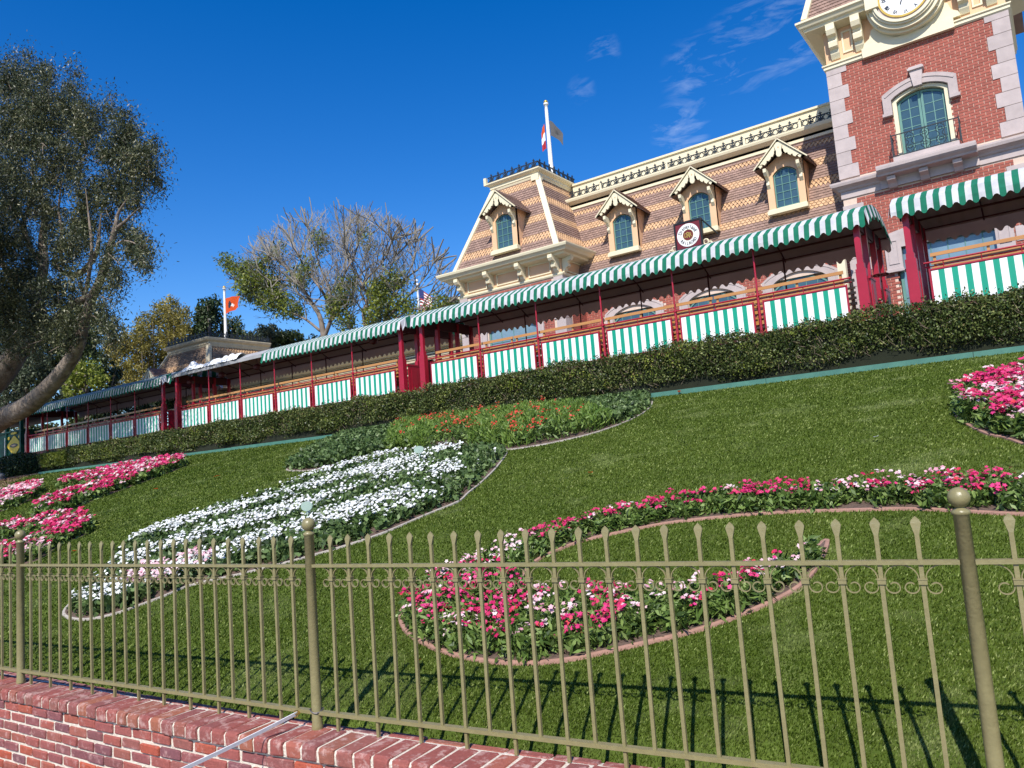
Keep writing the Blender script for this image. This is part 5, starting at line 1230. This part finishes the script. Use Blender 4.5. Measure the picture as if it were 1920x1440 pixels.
# ---- far left pavilion
FX = -30.45
MB().box(-34.0, FX, 19.9, 22.9, 3.55, 6.1).obj('far_wall', 'creamd', st)
fb = (-35.4, -29.4, 18.9, 23.9, 6.0); ft = (-33.7, FX - .12, 19.75, 22.9, 8.12)
m = MB(); m.add([(fb[0], fb[2], fb[4]), (fb[1], fb[2], fb[4]), (fb[1], fb[3], fb[4]), (fb[0], fb[3], fb[4]), (ft[0], ft[2], ft[4]), (ft[1], ft[2], ft[4]), (ft[1], ft[3], ft[4]), (ft[0], ft[3], ft[4])], [(3, 2, 1, 0), (4, 5, 6, 7), (0, 1, 5, 4), (1, 2, 6, 5), (2, 3, 7, 6), (3, 0, 4, 7)]); m.obj('far_roof', 'shbrown2', st)
shingles((fb[0], fb[2], fb[4]), (fb[1], fb[2], fb[4]), (ft[0], ft[2], ft[4]), (ft[1], ft[2], ft[4]), 'bbbbbDDbbbbbbSSSbbbbbbbb', 'far_shingles', w0=.14, mats=('shbrown2', 'shtan2'))
shingles((fb[1], fb[2], fb[4]), (fb[1], fb[3], fb[4]), (ft[1], ft[2], ft[4]), (ft[1], ft[3], ft[4]), 'bbbbbDDbbbbbbSSSbbbbbDDD', 'far_shingles', w0=.14, mats=('shbrown2', 'shtan2'))
for a, b in (((fb[1], fb[2]), (ft[1], ft[2])), ((fb[0], fb[2]), (ft[0], ft[2])), ((fb[1], fb[3]), (ft[1], ft[3]))): MB().bar((*a, fb[4]), (*b, ft[4] + .03), .22, .12, up=(0, -1, 1)).obj('far_hip_trim', 'creamd', st)
mitred(ft[0], ft[1], ft[2], ft[3], [(.05, 8.02), (.08, 8.12), (.10, 8.14), (.10, 8.24), (.20, 8.30), (.24, 8.38), (.24, 8.42), (.0, 8.44)], 'far_cornice', 'creamd')
MB().box(ft[0], ft[1], ft[2], ft[3], 8.05, 8.42).obj('far_flat_roof', 'creamd', st)
cresting((ft[0], ft[2] - .15, 8.44), (ft[1] + .15, ft[2] - .15, 8.44)); cresting((ft[1] + .15, ft[2] - .15, 8.44), (ft[1] + .15, ft[3], 8.44)); cresting((ft[0], ft[3], 8.44), (ft[1] + .15, ft[3], 8.44))
# far dormer gable, facing front
dormer(-33.6, 5.45, 18.9, st, lambda z: fb[2] + (ft[2] - fb[2]) * (z - fb[4]) / (ft[4] - fb[4]))

# ---- hanging sign, flag poles, platform post
sg_t = thing('railroad_sign', 'square maroon hanging sign with a white ring of dark lettering below the middle dormer', 'sign')
c0 = at(1266, 421, 20.0); c1 = at(1312, 411.5, 20.0); c2 = at(1318, 460, 20.0); c3 = at(1271, 472, 20.0)
sx = ((c0.x + c3.x) / 2 + (c1.x + c2.x) / 2) / 2; sz = (c0.z + c1.z + c2.z + c3.z) / 4; hs = .385
sg_t.location = (sx, 20.0, sz)
m = MB().box(-hs, hs, -.04, .04, -hs, hs); m.obj('board', 'maroon', sg_t)
m = MB(); ring(m, [(-hs - .02, -hs - .02), (-hs - .02, hs + .02), (hs + .02, hs + .02), (hs + .02, -hs - .02), (-hs - .02, -hs - .02)], [(-hs + .03, -hs + .03), (-hs + .03, hs - .03), (hs - .03, hs - .03), (hs - .03, -hs + .03), (-hs + .03, -hs + .03)], -.055, .055); m.obj('frame', 'black', sg_t)
m = MB(); disc(.150, .325, -.050, -.02, m); m.obj('white_ring', 'white', sg_t)
m = MB(); disc(0, .146, -.046, -.02, m); m.obj('center_disc', 'maroon', sg_t)
m = MB(); disc(.146, .156, -.054, -.02, m); m.obj('ring_edge', 'gold', sg_t)
m = MB()
for txt, mid, sgn, size, sp in (('Disneyland', 90, -1, .145, 15.2), ('RAILROAD', -90, 1, .125, 15.5)):
    n_ = len(txt)
    for k, chh in enumerate(txt):
        a = math.radians(mid + sgn * (k - (n_ - 1) / 2) * sp)
        if sgn < 0: uy = Vector((math.cos(a), 0, math.sin(a))); ux = Vector((math.sin(a), 0, -math.cos(a))); rr = .192
        else: uy = -Vector((math.cos(a), 0, math.sin(a))); ux = Vector((-math.sin(a), 0, math.cos(a))); rr = .283
        put_glyph(m, chh, size, Vector((math.cos(a), 0, math.sin(a))) * rr + Vector((0, -.054, 0)), ux, uy, squash=.8, bold=.0015)
m.obj('lettering', 'black', sg_t)
m = MB()
for chh, ox, s_ in (('D', -.065, .17), ('R', .0, .24), ('R', .068, .17)): put_glyph(m, chh, s_, Vector((ox, -.052, -s_ * .34)), (1, 0, 0), (0, 0, 1), squash=.75, bold=.003)
m.obj('monogram', 'gold', sg_t)
br2 = MB().bar((hs, 0, hs), (hs + .28, .42, -.02), .03, .03).bar((-hs, 0, -hs), (-hs, .45, -hs), .03, .03).bar((hs, 0, -hs), (hs, .45, -hs), .03, .03); br2.obj('stay_rod', 'iron', sg_t)
m = MB()
for sgn in (-1, 1):
    x = sgn * (hs + .02)
    for (ox, oz, r_) in ((.06, .10, .07), (.17, .02, .06), (.27, -.03, .04)):
        m.tube([(x + sgn * ox + r_ * math.cos(a), .02, -hs + .08 + oz - .08 + r_ * math.sin(a)) for a in np.linspace(0, 6.283, 13)], .022, 6)
    m.box(min(x, x + sgn * .3), max(x, x + sgn * .3), 0, .05, -hs - .06, -hs + .01)
m.obj('scroll_bracket', 'cream', sg_t)

def flagpole(x, y, z0, z1, r, label, ball='gold'):
    t = thing('flagpole', label, 'flagpole', loc=(x, y, z0)); h = z1 - z0
    MB().lathe([(r * 1.1, 0), (r, h * .3), (r * .75, h * .9), (r * .7, h * .955), (r * 1.1, h * .958), (r * 1.1, h * .975), (r * .3, h * .98)], n=12).obj('pole', 'white', t, True)
    MB().lathe([(r * .2, h * .975)] + [(r * .95 * math.sin(a) + .002, h - r * .4 - r * math.cos(a)) for a in np.linspace(.2, 3.1, 9)], n=10).obj('ball', ball, t, True); return t
def flag(x, y, z, w, h, dirx, diry, mats_f, name, label, sag=.35, nx_=22, ny_=12, mats=('orange',)):
    V = []; 
    for j in range(ny_ + 1):
        for i in range(nx_ + 1):
            u, v = i / nx_, j / ny_; s = u * w
            V.append((x + dirx * s + .05 * w * math.sin(u * 9 + v * 2) * diry, y + diry * s + .07 * w * math.sin(u * 9 + v * 2.5) * abs(dirx) * u, z - h * v * (1 - .25 * u) - sag * h * u ** 1.4))
    Fq = []; idx = []
    for j in range(ny_):
        for i in range(nx_): Fq.append((j * (nx_ + 1) + i, j * (nx_ + 1) + i + 1, (j + 1) * (nx_ + 1) + i + 1, (j + 1) * (nx_ + 1) + i)); idx.append(mats_f((i + .5) / nx_, (j + .5) / ny_))
    return np_mesh(name, np.array(V), np.array(Fq), list(mats), None, np.array(idx), smooth=True, label=label, cat='flag')
p0 = at(1021, 191, 21.6); p1 = at(1037, 330, 21.6)
flagpole((p0.x + p1.x) / 2, 21.6, 11.06, p0.z, .075, 'tall white flagpole on the brick pavilion roof, with a brass ball')
xx = (p0.x + p1.x) / 2; zf_ = at(1026, 222, 21.6).z
flag(xx + .08, 21.6, zf_ - .1, .42, .55, .9, .45, lambda u, v: 1 if (u - .5) ** 2 + ((v - .5) * .9) ** 2 < .022 else 0, 'flag', 'small grey flag with a dark spot hanging behind the tall pole', 1.0, mats=('greycloth', 'black'))
flag(xx - .07, 21.5, zf_ - .2, .22, .9, -.8, .2, lambda u, v: 0 if v < .3 else (1 if v < .68 else 2), 'flag', 'furled orange, white and red cloth hanging left of the tall pole', .3, mats=('orange', 'white', 'redcloth'))
q0 = at(419, 538, 21.3); q1 = at(425, 637, 21.3)
flagpole((q0.x + q1.x) / 2, 21.3, 8.42, q0.z, .07, 'white flagpole on the low far pavilion, flying the orange pennant')
zz = at(421, 560, 21.3).z
flag((q0.x + q1.x) / 2 + .08, 21.3, zz, 1.25, .75, 1, -.1, lambda u, v: 1 if ((u - .30) * 1.7) ** 2 + (v - .5) ** 2 < .055 else (2 if (u - .52) ** 2 + (v - .62) ** 2 < .008 else 0), 'flag', 'orange pennant with a black round spot on the left flagpole', .18, mats=('orange', 'black', 'white'))
u0 = at(782, 525, 34); u1 = at(786, 595, 34)
flagpole((u0.x + u1.x) / 2, 34, 3.6, u0.z, .09, 'thin distant white flagpole seen through the bare tree', 'white')
flag((u0.x + u1.x) / 2 + .1, 34, u0.z - .55, .9, 1.3, .75, .4, lambda u, v: 1 if (u < .42 and v < .5) else (0 if int(v * 13) % 2 == 0 else 2), 'flag', 'red and white striped flag with blue corner on the distant pole', .5, ny_=13, mats=('redcloth', 'bluecloth', 'white'))
pp = at(1579, 500, 19.0)
t = thing('platform_post', 'cream wooden platform post with scroll arms beside the tower', 'post', loc=(pp.x, 19.0, 3.6))
MB().box(-.09, .09, -.09, .09, 0, 2.62).box(-.12, .12, -.12, .12, 2.4, 2.46).obj('shaft', 'cream', t)
for sg in (-1, 1): MB().tube([(sg * .09, 0, 2.35), (sg * .22, 0, 2.42), (sg * .28, 0, 2.55), (sg * .2, 0, 2.60)], .03, 6).obj('scroll_arm', 'cream', t)

# ================================================================== TREES
def limb_px(pts, Y, thick=.74):
    """pts: (px,py,radius_px,dy) -> world polyline + radii, on a plane at depth Y + dy"""
    P_ = []; R_ = []
    for a in pts:
        px_, py_, rp = a[:3]; dy = a[3] if len(a) > 3 else 0
        p = at(px_, py_, Y + dy); P_.append(p); R_.append(rp * mpp(px_, py_, Y + dy) * thick)
    P2 = catmull([tuple(p) for p in P_], 5, closed=False); R2 = np.interp(np.linspace(0, 1, len(P2)), np.linspace(0, 1, len(R_)), R_)
    return P2, R2
def px_size(px_, py_, Y): return (at(px_ + 1, py_, Y) - at(px_, py_, Y)).length
def mpp(px_, py_, Y):
    p = np.array(at(px_, py_, Y)) - EYE; return abs(float((B.T @ p)[2])) / F
def twig_tree(mb_, p, d, r, ln, depth, tips, spread=.5, up=.15, rnd=random, ok=None):
    """recursive branching"""
    if ok and not ok(p): return
    q = p; pts = [p]; k = 3
    dd = d.copy()
    for i in range(k):
        dd = (dd + Vector((rnd.gauss(0, .16), rnd.gauss(0, .16), rnd.gauss(0, .12) + up * .3))).normalized(); q = q + dd * ln / k; pts.append(q)
    mb_.tube(pts, [r, r * .9, r * .8, r * .68], 5 if r > .03 else 3, cap=False)
    if depth == 0: tips.append(q); return
    n_ = rnd.choice((2, 2, 3)) if depth > 1 else 3
    for i in range(n_):
        nd = (dd + Vector((rnd.gauss(0, spread), rnd.gauss(0, spread), rnd.gauss(0, spread * .7) + up))).normalized()
        st_ = pts[rnd.choice((2, 3, 3))]
        twig_tree(mb_, st_, nd, r * (.62 if i else .72), ln * rnd.uniform(.68, .88), depth - 1, tips, spread, up, rnd, ok)
def blob(cx, cy, rx, ry, Y, depth, n_, hollow=.45):
    """random points in an ellipsoid placed at pixel (cx, cy), radii in px"""
    s = px_size(cx, cy, Y); c = np.array(at(cx, cy, Y)); v = unitv(n_) * (rng.uniform(hollow ** 3, 1, (n_, 1)) ** (1 / 3))
    ey = c - EYE; ey[2] = 0; ey /= np.linalg.norm(ey); ex = np.array([ey[1], -ey[0], 0]); ez = np.array([0, 0, 1.0]); s = mpp(cx, cy, Y)
    return c + v[:, :1] * ex * rx * s + v[:, 2:] * ez * ry * s + v[:, 1:2] * ey * depth
def clumped(C, k, sig):
    """turn centres into leaf positions grouped in sprays"""
    D = rng.normal(0, 1, (len(C) * k, 3)) * sig; D[:, 2] *= 1.25
    return np.repeat(C, k, 0) + D
# --- big leaning tree at left ------------------------------------------------
T = thing('leaning_gum_tree', 'large grey barked gum tree leaning in from the left over the train', 'tree')
Yt = 12.0
LIMBS = [
 [(-60, 830, 30), (0, 788, 27), (50, 762, 24), (95, 722, 21), (130, 678, 18), (150, 640, 15), (160, 600, 13), (172, 560, 12), (190, 520, 10), (205, 470, 8), (216, 430, 7), (222, 400, 4), (240, 370, 1)],
 [(-40, 740, 34, 1), (0, 705, 30, 1), (30, 665, 26, 1), (50, 635, 22, 1), (75, 600, 18, 1), (70, 560, 14, 1.2), (82, 500, 12, 1.4), (80, 450, 10, 1.5), (84, 400, 7, 1.5), (70, 330, 4, 1.5)],
 [(30, 665, 20, 1), (55, 650, 18, 1), (82, 625, 14, 1)],
 [(78, 628, 14, 1), (104, 600, 11, .5), (130, 575, 10, .3), (158, 560, 9, 0), (180, 548, 8, 0), (195, 500, 7, 0)],
 [(98, 490, 3, .6), (118, 510, 6, .6), (145, 515, 8, .4), (168, 495, 7, .2), (182, 470, 6, 0), (186, 440, 4, 0), (190, 400, 3, 0)],
 [(150, 530, 6, .3), (158, 560, 7, .3)],
 [(119, 498, 5, .8), (113, 465, 5, .8), (116, 430, 4, .8), (110, 390, 3, .8), (118, 330, 2, .8)],
 [(216, 430, 5), (235, 415, 4), (250, 400, 2), (268, 385, .7)],
 [(212, 462, 3), (230, 452, 2.5), (250, 455, 2), (265, 465, .7)],
 [(170, 590, 3), (185, 600, 2.5), (200, 625, 2), (212, 645, .7)],
 [(82, 500, 6, 1.4), (60, 470, 6, 1.4), (45, 420, 5, 1.4), (60, 370, 4, 1.4), (62, 320, 3, 1.4), (50, 250, 2, 1.4)],
 [(60, 560, 8, 1), (25, 520, 8, 1), (-5, 470, 7, 1), (-10, 350, 6, 1)],
 [(158, 560, 6), (166, 520, 5), (172, 470, 4), (168, 420, 3), (160, 350, 2)],
]
tk = MB()
for l in LIMBS:
    l = l[:-1] + [(l[-1][0], l[-1][1], l[-1][2] * (.25 if l[-1][2] < 9 else 1), *l[-1][3:])]
    p_, r_ = limb_px(l, Yt); tk.tube(p_, r_, 9)
tk.obj('trunk', 'bark', T, True)
CR = [(40, 130, 45, 40, 10), (30, 180, 50, 45, 22), (78, 165, 42, 38, 20), (35, 240, 60, 50, 34), (90, 230, 55, 50, 34), (140, 205, 28, 32, 10), (137, 150, 16, 22, 5), (165, 225, 32, 32, 14), (200, 215, 12, 26, 3), (40, 310, 60, 45, 30), (110, 300, 50, 40, 24), (160, 280, 32, 32, 12), (232, 255, 24, 36, 15), (215, 300, 35, 30, 16), (262, 315, 30, 34, 16), (292, 330, 13, 24, 4), (285, 300, 15, 10, 3), (215, 350, 32, 28, 14), (160, 360, 36, 34, 14), (30, 370, 50, 36, 18), (85, 375, 50, 36, 20), (255, 385, 22, 14, 4), (25, 430, 50, 40, 22), (95, 420, 28, 28, 9), (150, 415, 36, 26, 12), (200, 400, 22, 20, 7), (30, 490, 58, 45, 30), (110, 480, 30, 26, 8), (40, 550, 58, 45, 32), (100, 555, 30, 30, 14), (140, 470, 22, 26, 8), (205, 490, 16, 28, 7), (215, 530, 12, 18, 4), (262, 465, 14, 22, 7), (268, 490, 9, 14, 4), (245, 455, 14, 6, 2), (195, 600, 16, 18, 5), (208, 625, 14, 18, 6), (110, 610, 30, 24, 12), (60, 605, 26, 20, 8), (135, 540, 22, 18, 6), (10, 605, 36, 30, 14), (15, 150, 36, 36, 12), (125, 640, 22, 16, 4), (30, 640, 30, 22, 9), (75, 650, 24, 20, 6), (140, 600, 20, 18, 6), (185, 560, 12, 18, 4), (165, 440, 16, 24, 5), (232, 430, 10, 14, 3)]
C = np.concatenate([blob(cx, cy, rx * .78, ry * .88, Yt + (.9 if cy < 470 else -.3), 1.8, max(8, int(w * 1.9)), .25) for cx, cy, rx, ry, w in CR])
C += np.array([0, 0, 0])
off = unitv(1100) * rng.uniform(.2, 1, (1100, 1)) ** .5 * np.array([7, 3.4, 4.0]) + np.array([-31.5, 8.2, 12.0])  # unseen crown leaves beyond the left edge, placed to shade the leftmost coach
C = np.concatenate([C, off])
k_ = rng.uniform(.5, 1.6, len(C)); Lv = np.repeat(C, 130, 0) + rng.normal(0, 1, (len(C) * 130, 3)) * np.repeat(.175 * k_, 130)[:, None] * np.array([1, 1, 1.15])
leaves('foliage', Lv, .12, .034, 'gumleaf', T, droop=.7, kind='stuff')
tw = MB()
for i in rng.choice(len(C), 800):
    a = Vector(C[i]); tw.tube([a, a + Vector((random.gauss(0, .25), random.gauss(0, .2), random.gauss(-.1, .3)))], [.018, .007], 3, cap=False)
tw.obj('twigs', 'bark', T, kind='stuff')
# --- bare spreading tree behind the train --------------------------------------
T = thing('bare_spreading_tree', 'wide spreading tree of bare grey twigs with a few green leaf clumps', 'tree')
Yb = 27.0
bl = [
 [(610, 660, 14), (605, 620, 12), (598, 590, 9), (580, 560, 7), (560, 530, 6), (540, 505, 5), (520, 488, 4), (505, 478, 3)],
 [(605, 640, 9), (620, 600, 8), (622, 580, 7), (612, 560, 6), (600, 540, 5), (585, 520, 4.5), (570, 500, 4), (560, 478, 3), (548, 455, 2)],
 [(622, 600, 8), (627, 585, 6), (618, 555, 5.5), (640, 530, 4), (650, 505, 3.5), (665, 480, 3), (672, 450, 2)],
 [(690, 640, 11), (685, 610, 9), (682, 585, 8), (690, 560, 6), (680, 535, 5), (670, 515, 4), (655, 490, 3), (645, 460, 2)],
 [(682, 600, 9), (695, 595, 7), (688, 570, 6), (676, 545, 4), (690, 520, 4), (710, 500, 3), (725, 480, 2.5), (735, 450, 2)],
 [(665, 640, 6), (655, 615, 5), (640, 598, 4), (628, 590, 3)],
 [(715, 640, 6), (720, 600, 5), (730, 570, 4.5), (740, 540, 4), (730, 510, 3), (742, 480, 2)],
 [(600, 620, 6), (575, 600, 5), (555, 590, 4), (535, 580, 3), (520, 560, 2)],
 [(740, 600, 5), (770, 580, 4), (800, 582, 3.5), (825, 578, 3), (845, 565, 2)],
 [(718, 610, 5), (745, 575, 4), (775, 545, 3.5), (800, 515, 2.5), (815, 490, 1.5)],
 [(730, 570, 4), (755, 530, 3.4), (775, 490, 2.5), (780, 455, 1.5)],
 [(640, 598, 4), (600, 500, 3.6), (585, 450, 2.4), (575, 425, 1.2)],
 [(785, 588, 3), (800, 560, 2.5), (815, 535, 2), (820, 510, 1.5)],
 [(560, 530, 4), (530, 525, 3), (500, 530, 2.4), (475, 545, 1.6)],
 [(520, 488, 3), (490, 485, 2.4), (465, 470, 1.6), (450, 460, 1.2)],
]
tk = MB(); tips = []; rr = random.Random(11); tw = MB()
DOM = (640, 575, 218, 178)
def inside_dome(q):
    v = B.T @ (np.array(q) - EYE); x_ = 960 + F * v[0] / -v[2]; y_ = 720 - F * v[1] / -v[2]
    return ((x_ - DOM[0]) / DOM[2]) ** 2 + ((y_ - DOM[1]) / DOM[3]) ** 2 < 1 + rr.uniform(-.12, .06)
ctr = at(640, 640, Yb)
for l in bl:
    l2 = [(a, b, c * .75, ((i * 37) % 7 - 3) * .25 * (i > 2)) for i, (a, b, c) in enumerate(l)]
    p_, r_ = limb_px(l2, Yb, .62); tk.tube(p_, r_, 7)
    n_ = len(p_)
    px_up = True
    for k in range(int(n_ * .25), n_):
        if rr.random() < .42: continue
        p = Vector(p_[k]); out = (p - ctr); out.y += rr.uniform(-3, 3); out.normalize()
        d = (out + Vector((rr.gauss(0, .55), rr.gauss(0, .6), rr.gauss(.3, .35)))).normalized()
        twig_tree(tw, p, d, max(r_[k] * .5, .035), 1.0, 4, tips, .42, .10, rr, inside_dome)
    # crown fan at the tip
    for _ in range(4):
        p = Vector(p_[-1]); out = (p - ctr).normalized(); d = (out + Vector((rr.gauss(0, .4), rr.gauss(0, .5), rr.gauss(.2, .3)))).normalized(); twig_tree(tw, p, d, .045, 1.2, 4, tips, .40, .08, rr, inside_dome)
tk.obj('trunk', 'barkgrey', T, True); tw.obj('twigs', 'twiggrey', T, kind='stuff')
LC = [(490, 540, 46, 24, 42), (455, 505, 22, 9, 8), (425, 492, 14, 8, 6), (475, 510, 30, 12, 10), (515, 565, 30, 18, 16), (560, 525, 22, 12, 8), (545, 580, 28, 14, 10), (600, 455, 14, 12, 4), (505, 485, 14, 6, 4), (640, 560, 24, 16, 10), (655, 535, 18, 10, 6), (630, 580, 18, 14, 8), (715, 545, 24, 22, 14), (720, 580, 24, 22, 14), (745, 525, 20, 14, 6), (700, 600, 20, 16, 8), (760, 570, 22, 14, 6), (785, 600, 26, 10, 8), (830, 570, 22, 8, 5), (520, 468, 10, 8, 2), (690, 450, 14, 14, 2), (580, 500, 12, 10, 3), (650, 605, 20, 12, 6)]
C = np.concatenate([blob(cx, cy, rx, ry, Yb, 1.5, max(3, int(w * 5.5)), 0) for cx, cy, rx, ry, w in LC])
leaves('foliage', clumped(C, 12, .17), .20, .075, 'lightleaf', T, kind='stuff')
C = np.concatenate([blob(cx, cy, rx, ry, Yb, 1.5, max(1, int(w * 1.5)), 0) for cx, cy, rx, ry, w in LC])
leaves('sage_foliage', clumped(C, 12, .22), .20, .075, 'sageleaf', T, kind='stuff')  # greyer green leaves mixed through the same clumps

def crown_tree(name, label, blobs, Y, dep, leaf, mt, trunk=None, base=None, bark='barkgrey', dens=1.0, cat='tree', sig=.22, k=14, group=None, stalks=0):
    t = thing(name, label, cat, group)
    sc = mpp(*blobs[0][:2], Y); Lp = 6.5 * sc
    C_ = np.concatenate([blob(cx, cy, rx, ry, Y, dep, max(8, int(rx * ry * dens * .05)), .35) for cx, cy, rx, ry in blobs])
    leaves('crown', clumped(C_, k, 2.6 * sc * (sig / .22)), Lp, Lp * (leaf[1] / leaf[0]) * 1.15, mt, t, kind='stuff')
    cx, cy = blobs[0][:2]; c = at(cx, cy, Y); g = Vector((c.x, Y, 3.2)); m_ = MB()
    if stalks:
        for _ in range(stalks):
            q_ = C_[rng.integers(len(C_))]; a = Vector((q_[0] + random.uniform(-.5, .5), q_[1], 3.2)); m_.tube([a, a.lerp(Vector(q_), .5) + Vector((random.uniform(-.2, .2), 0, 0)), Vector(q_)], [.045, .035, .012], 5)
    else:
        m_.tube([g, g.lerp(c, .5) + Vector((.2, 0, 0)), c], [.28, .2, .08], 7)
        for _ in range(14):
            q_ = Vector(C_[rng.integers(len(C_))]); s_ = g.lerp(c, random.uniform(.45, .9)); m_.tube([s_, s_.lerp(q_, .5) + Vector((0, 0, .2)), q_], [.09, .06, .02], 5)
    m_.obj('trunk', bark, t)
    return t
crown_tree('golden_bamboo', 'golden green bamboo clump just left of the low far pavilion', [(300, 640, 42, 70), (322, 580, 18, 26), (302, 585, 12, 20), (345, 600, 14, 24), (330, 640, 30, 40), (280, 680, 26, 34)], 30, 1.8, (.26, .075), 'goldleaf', dens=2.6, sig=.30, stalks=26, cat='bamboo')
crown_tree('golden_bamboo', 'shorter golden bamboo clump between the gum tree and taller bamboo', [(232, 670, 34, 44), (215, 655, 20, 26), (245, 640, 16, 22), (262, 620, 9, 24), (268, 640, 14, 24), (225, 715, 30, 24), (255, 700, 24, 30)], 28, 1.8, (.26, .075), 'goldleaf', dens=2.6, sig=.30, stalks=22, cat='bamboo')
crown_tree('evergreen_tree', 'dense dark evergreen crown directly left of the orange pennant', [(392, 610, 30, 34), (388, 585, 22, 22), (375, 620, 22, 24), (402, 575, 14, 14), (362, 632, 14, 14)], 33, 2.2, (.22, .10), 'pineleaf', dens=2.4)
crown_tree('broadleaf_tree', 'mid green tree behind the white flagpole of the far pavilion', [(435, 615, 24, 26), (448, 640, 26, 20), (425, 640, 20, 22), (470, 640, 22, 14)], 36, 2.0, (.24, .10), 'shrubleaf', dens=2.2)
for i, (cx, cy, rx, ry, mt, lb) in enumerate([(500, 632, 30, 20, 'sageleaf', 'grey green rounded shrub crown right of the low pavilion roof'), (540, 645, 34, 24, 'shrubleaf', 'dark green shrub crown left of the bare tree trunks'), (585, 655, 34, 22, 'shrubleaf', 'dark green shrub crown at the foot of the bare tree'), (640, 650, 36, 20, 'sageleaf', 'grey green shrub crown between the bare trunks'), (700, 640, 34, 18, 'pineleaf', 'very dark shrub crown below the right bare limb'), (760, 620, 36, 20, 'shrubleaf', 'green shrub crown under the distant striped flag'), (815, 600, 34, 22, 'shrubleaf', 'green shrub crown left of the brick pavilion cornice'), (850, 585, 26, 24, 'sageleaf', 'shrub crown touching the brick pavilion corner'), (470, 655, 26, 18, 'shrubleaf', 'green shrub crown behind the low pavilion roof')]):
    crown_tree('screen_shrub', lb, [(cx, cy, rx, ry), (cx + 10, cy - 8, rx * .6, ry * .7), (cx - 12, cy + 6, rx * .7, ry * .8)], 31 + (i % 3), 1.6, (.22, .09), mt, dens=2.6, cat='shrub', group='shrubs behind the station')
crown_tree('dark_laurel', 'dark glossy tree behind the lower gum limb', [(150, 600, 34, 30), (135, 650, 40, 40), (165, 640, 22, 34), (110, 690, 40, 34), (180, 680, 18, 30)], 21, 1.8, (.19, .09), 'shrubleaf', dens=2.6)
crown_tree('lime_laurel', 'yellow green bush above the leftmost coach roof', [(160, 700, 34, 26), (185, 715, 18, 16), (135, 715, 22, 18), (150, 735, 30, 12)], 19, 1.3, (.18, .09), 'lightleaf', dens=2.2, cat='bush')
crown_tree('grey_laurel', 'pale speckled bush left of the yellow green bush', [(50, 720, 44, 34), (20, 690, 34, 34), (70, 690, 30, 30), (100, 745, 34, 26), (20, 745, 34, 24)], 19.5, 1.5, (.19, .09), 'sageleaf', dens=2.8, cat='bush')
crown_tree('dark_laurel', 'tall dark foliage filling the left edge behind the gum trunk', [(10, 640, 40, 40), (60, 640, 40, 34), (0, 580, 40, 40), (-30, 690, 40, 50)], 22, 1.8, (.2, .09), 'pineleaf', dens=2.4)
crown_tree('dark_laurel', 'dark hollow foliage between the bamboo and the gum tree', [(200, 740, 22, 16), (208, 700, 16, 22), (190, 760, 30, 10), (230, 745, 26, 12)], 23, 1.4, (.2, .09), 'pineleaf', dens=2.6, cat='bush')
# foliage seen through and below the leftmost coach
crown_tree('understorey_bush', 'dark bushes seen through the open sides of the leftmost coach', [(90, 820, 60, 26), (170, 800, 50, 24), (240, 775, 50, 22), (30, 830, 50, 30), (300, 765, 40, 14)], 19.0, 1.0, (.18, .09), 'shrubleaf', dens=2.4, cat='bush')
# tree row far behind and a low hill so the ground never ends in open sky
hz = []
for x in range(-150, 60, 9):
    hz.append((x + random.uniform(-2, 2), 75 + random.uniform(-5, 8), random.uniform(3.5, 6)))
C = np.concatenate([unitv(240) * rng.uniform(.6, 1, (240, 1)) * np.array([6, 4, h]) + np.array([x, y, h + 2.5]) for x, y, h in hz])
leaves('distant_treeline', clumped(C, 8, .7), .7, .4, 'shrubleaf', kind='stuff', label='distant dark treeline behind the station')
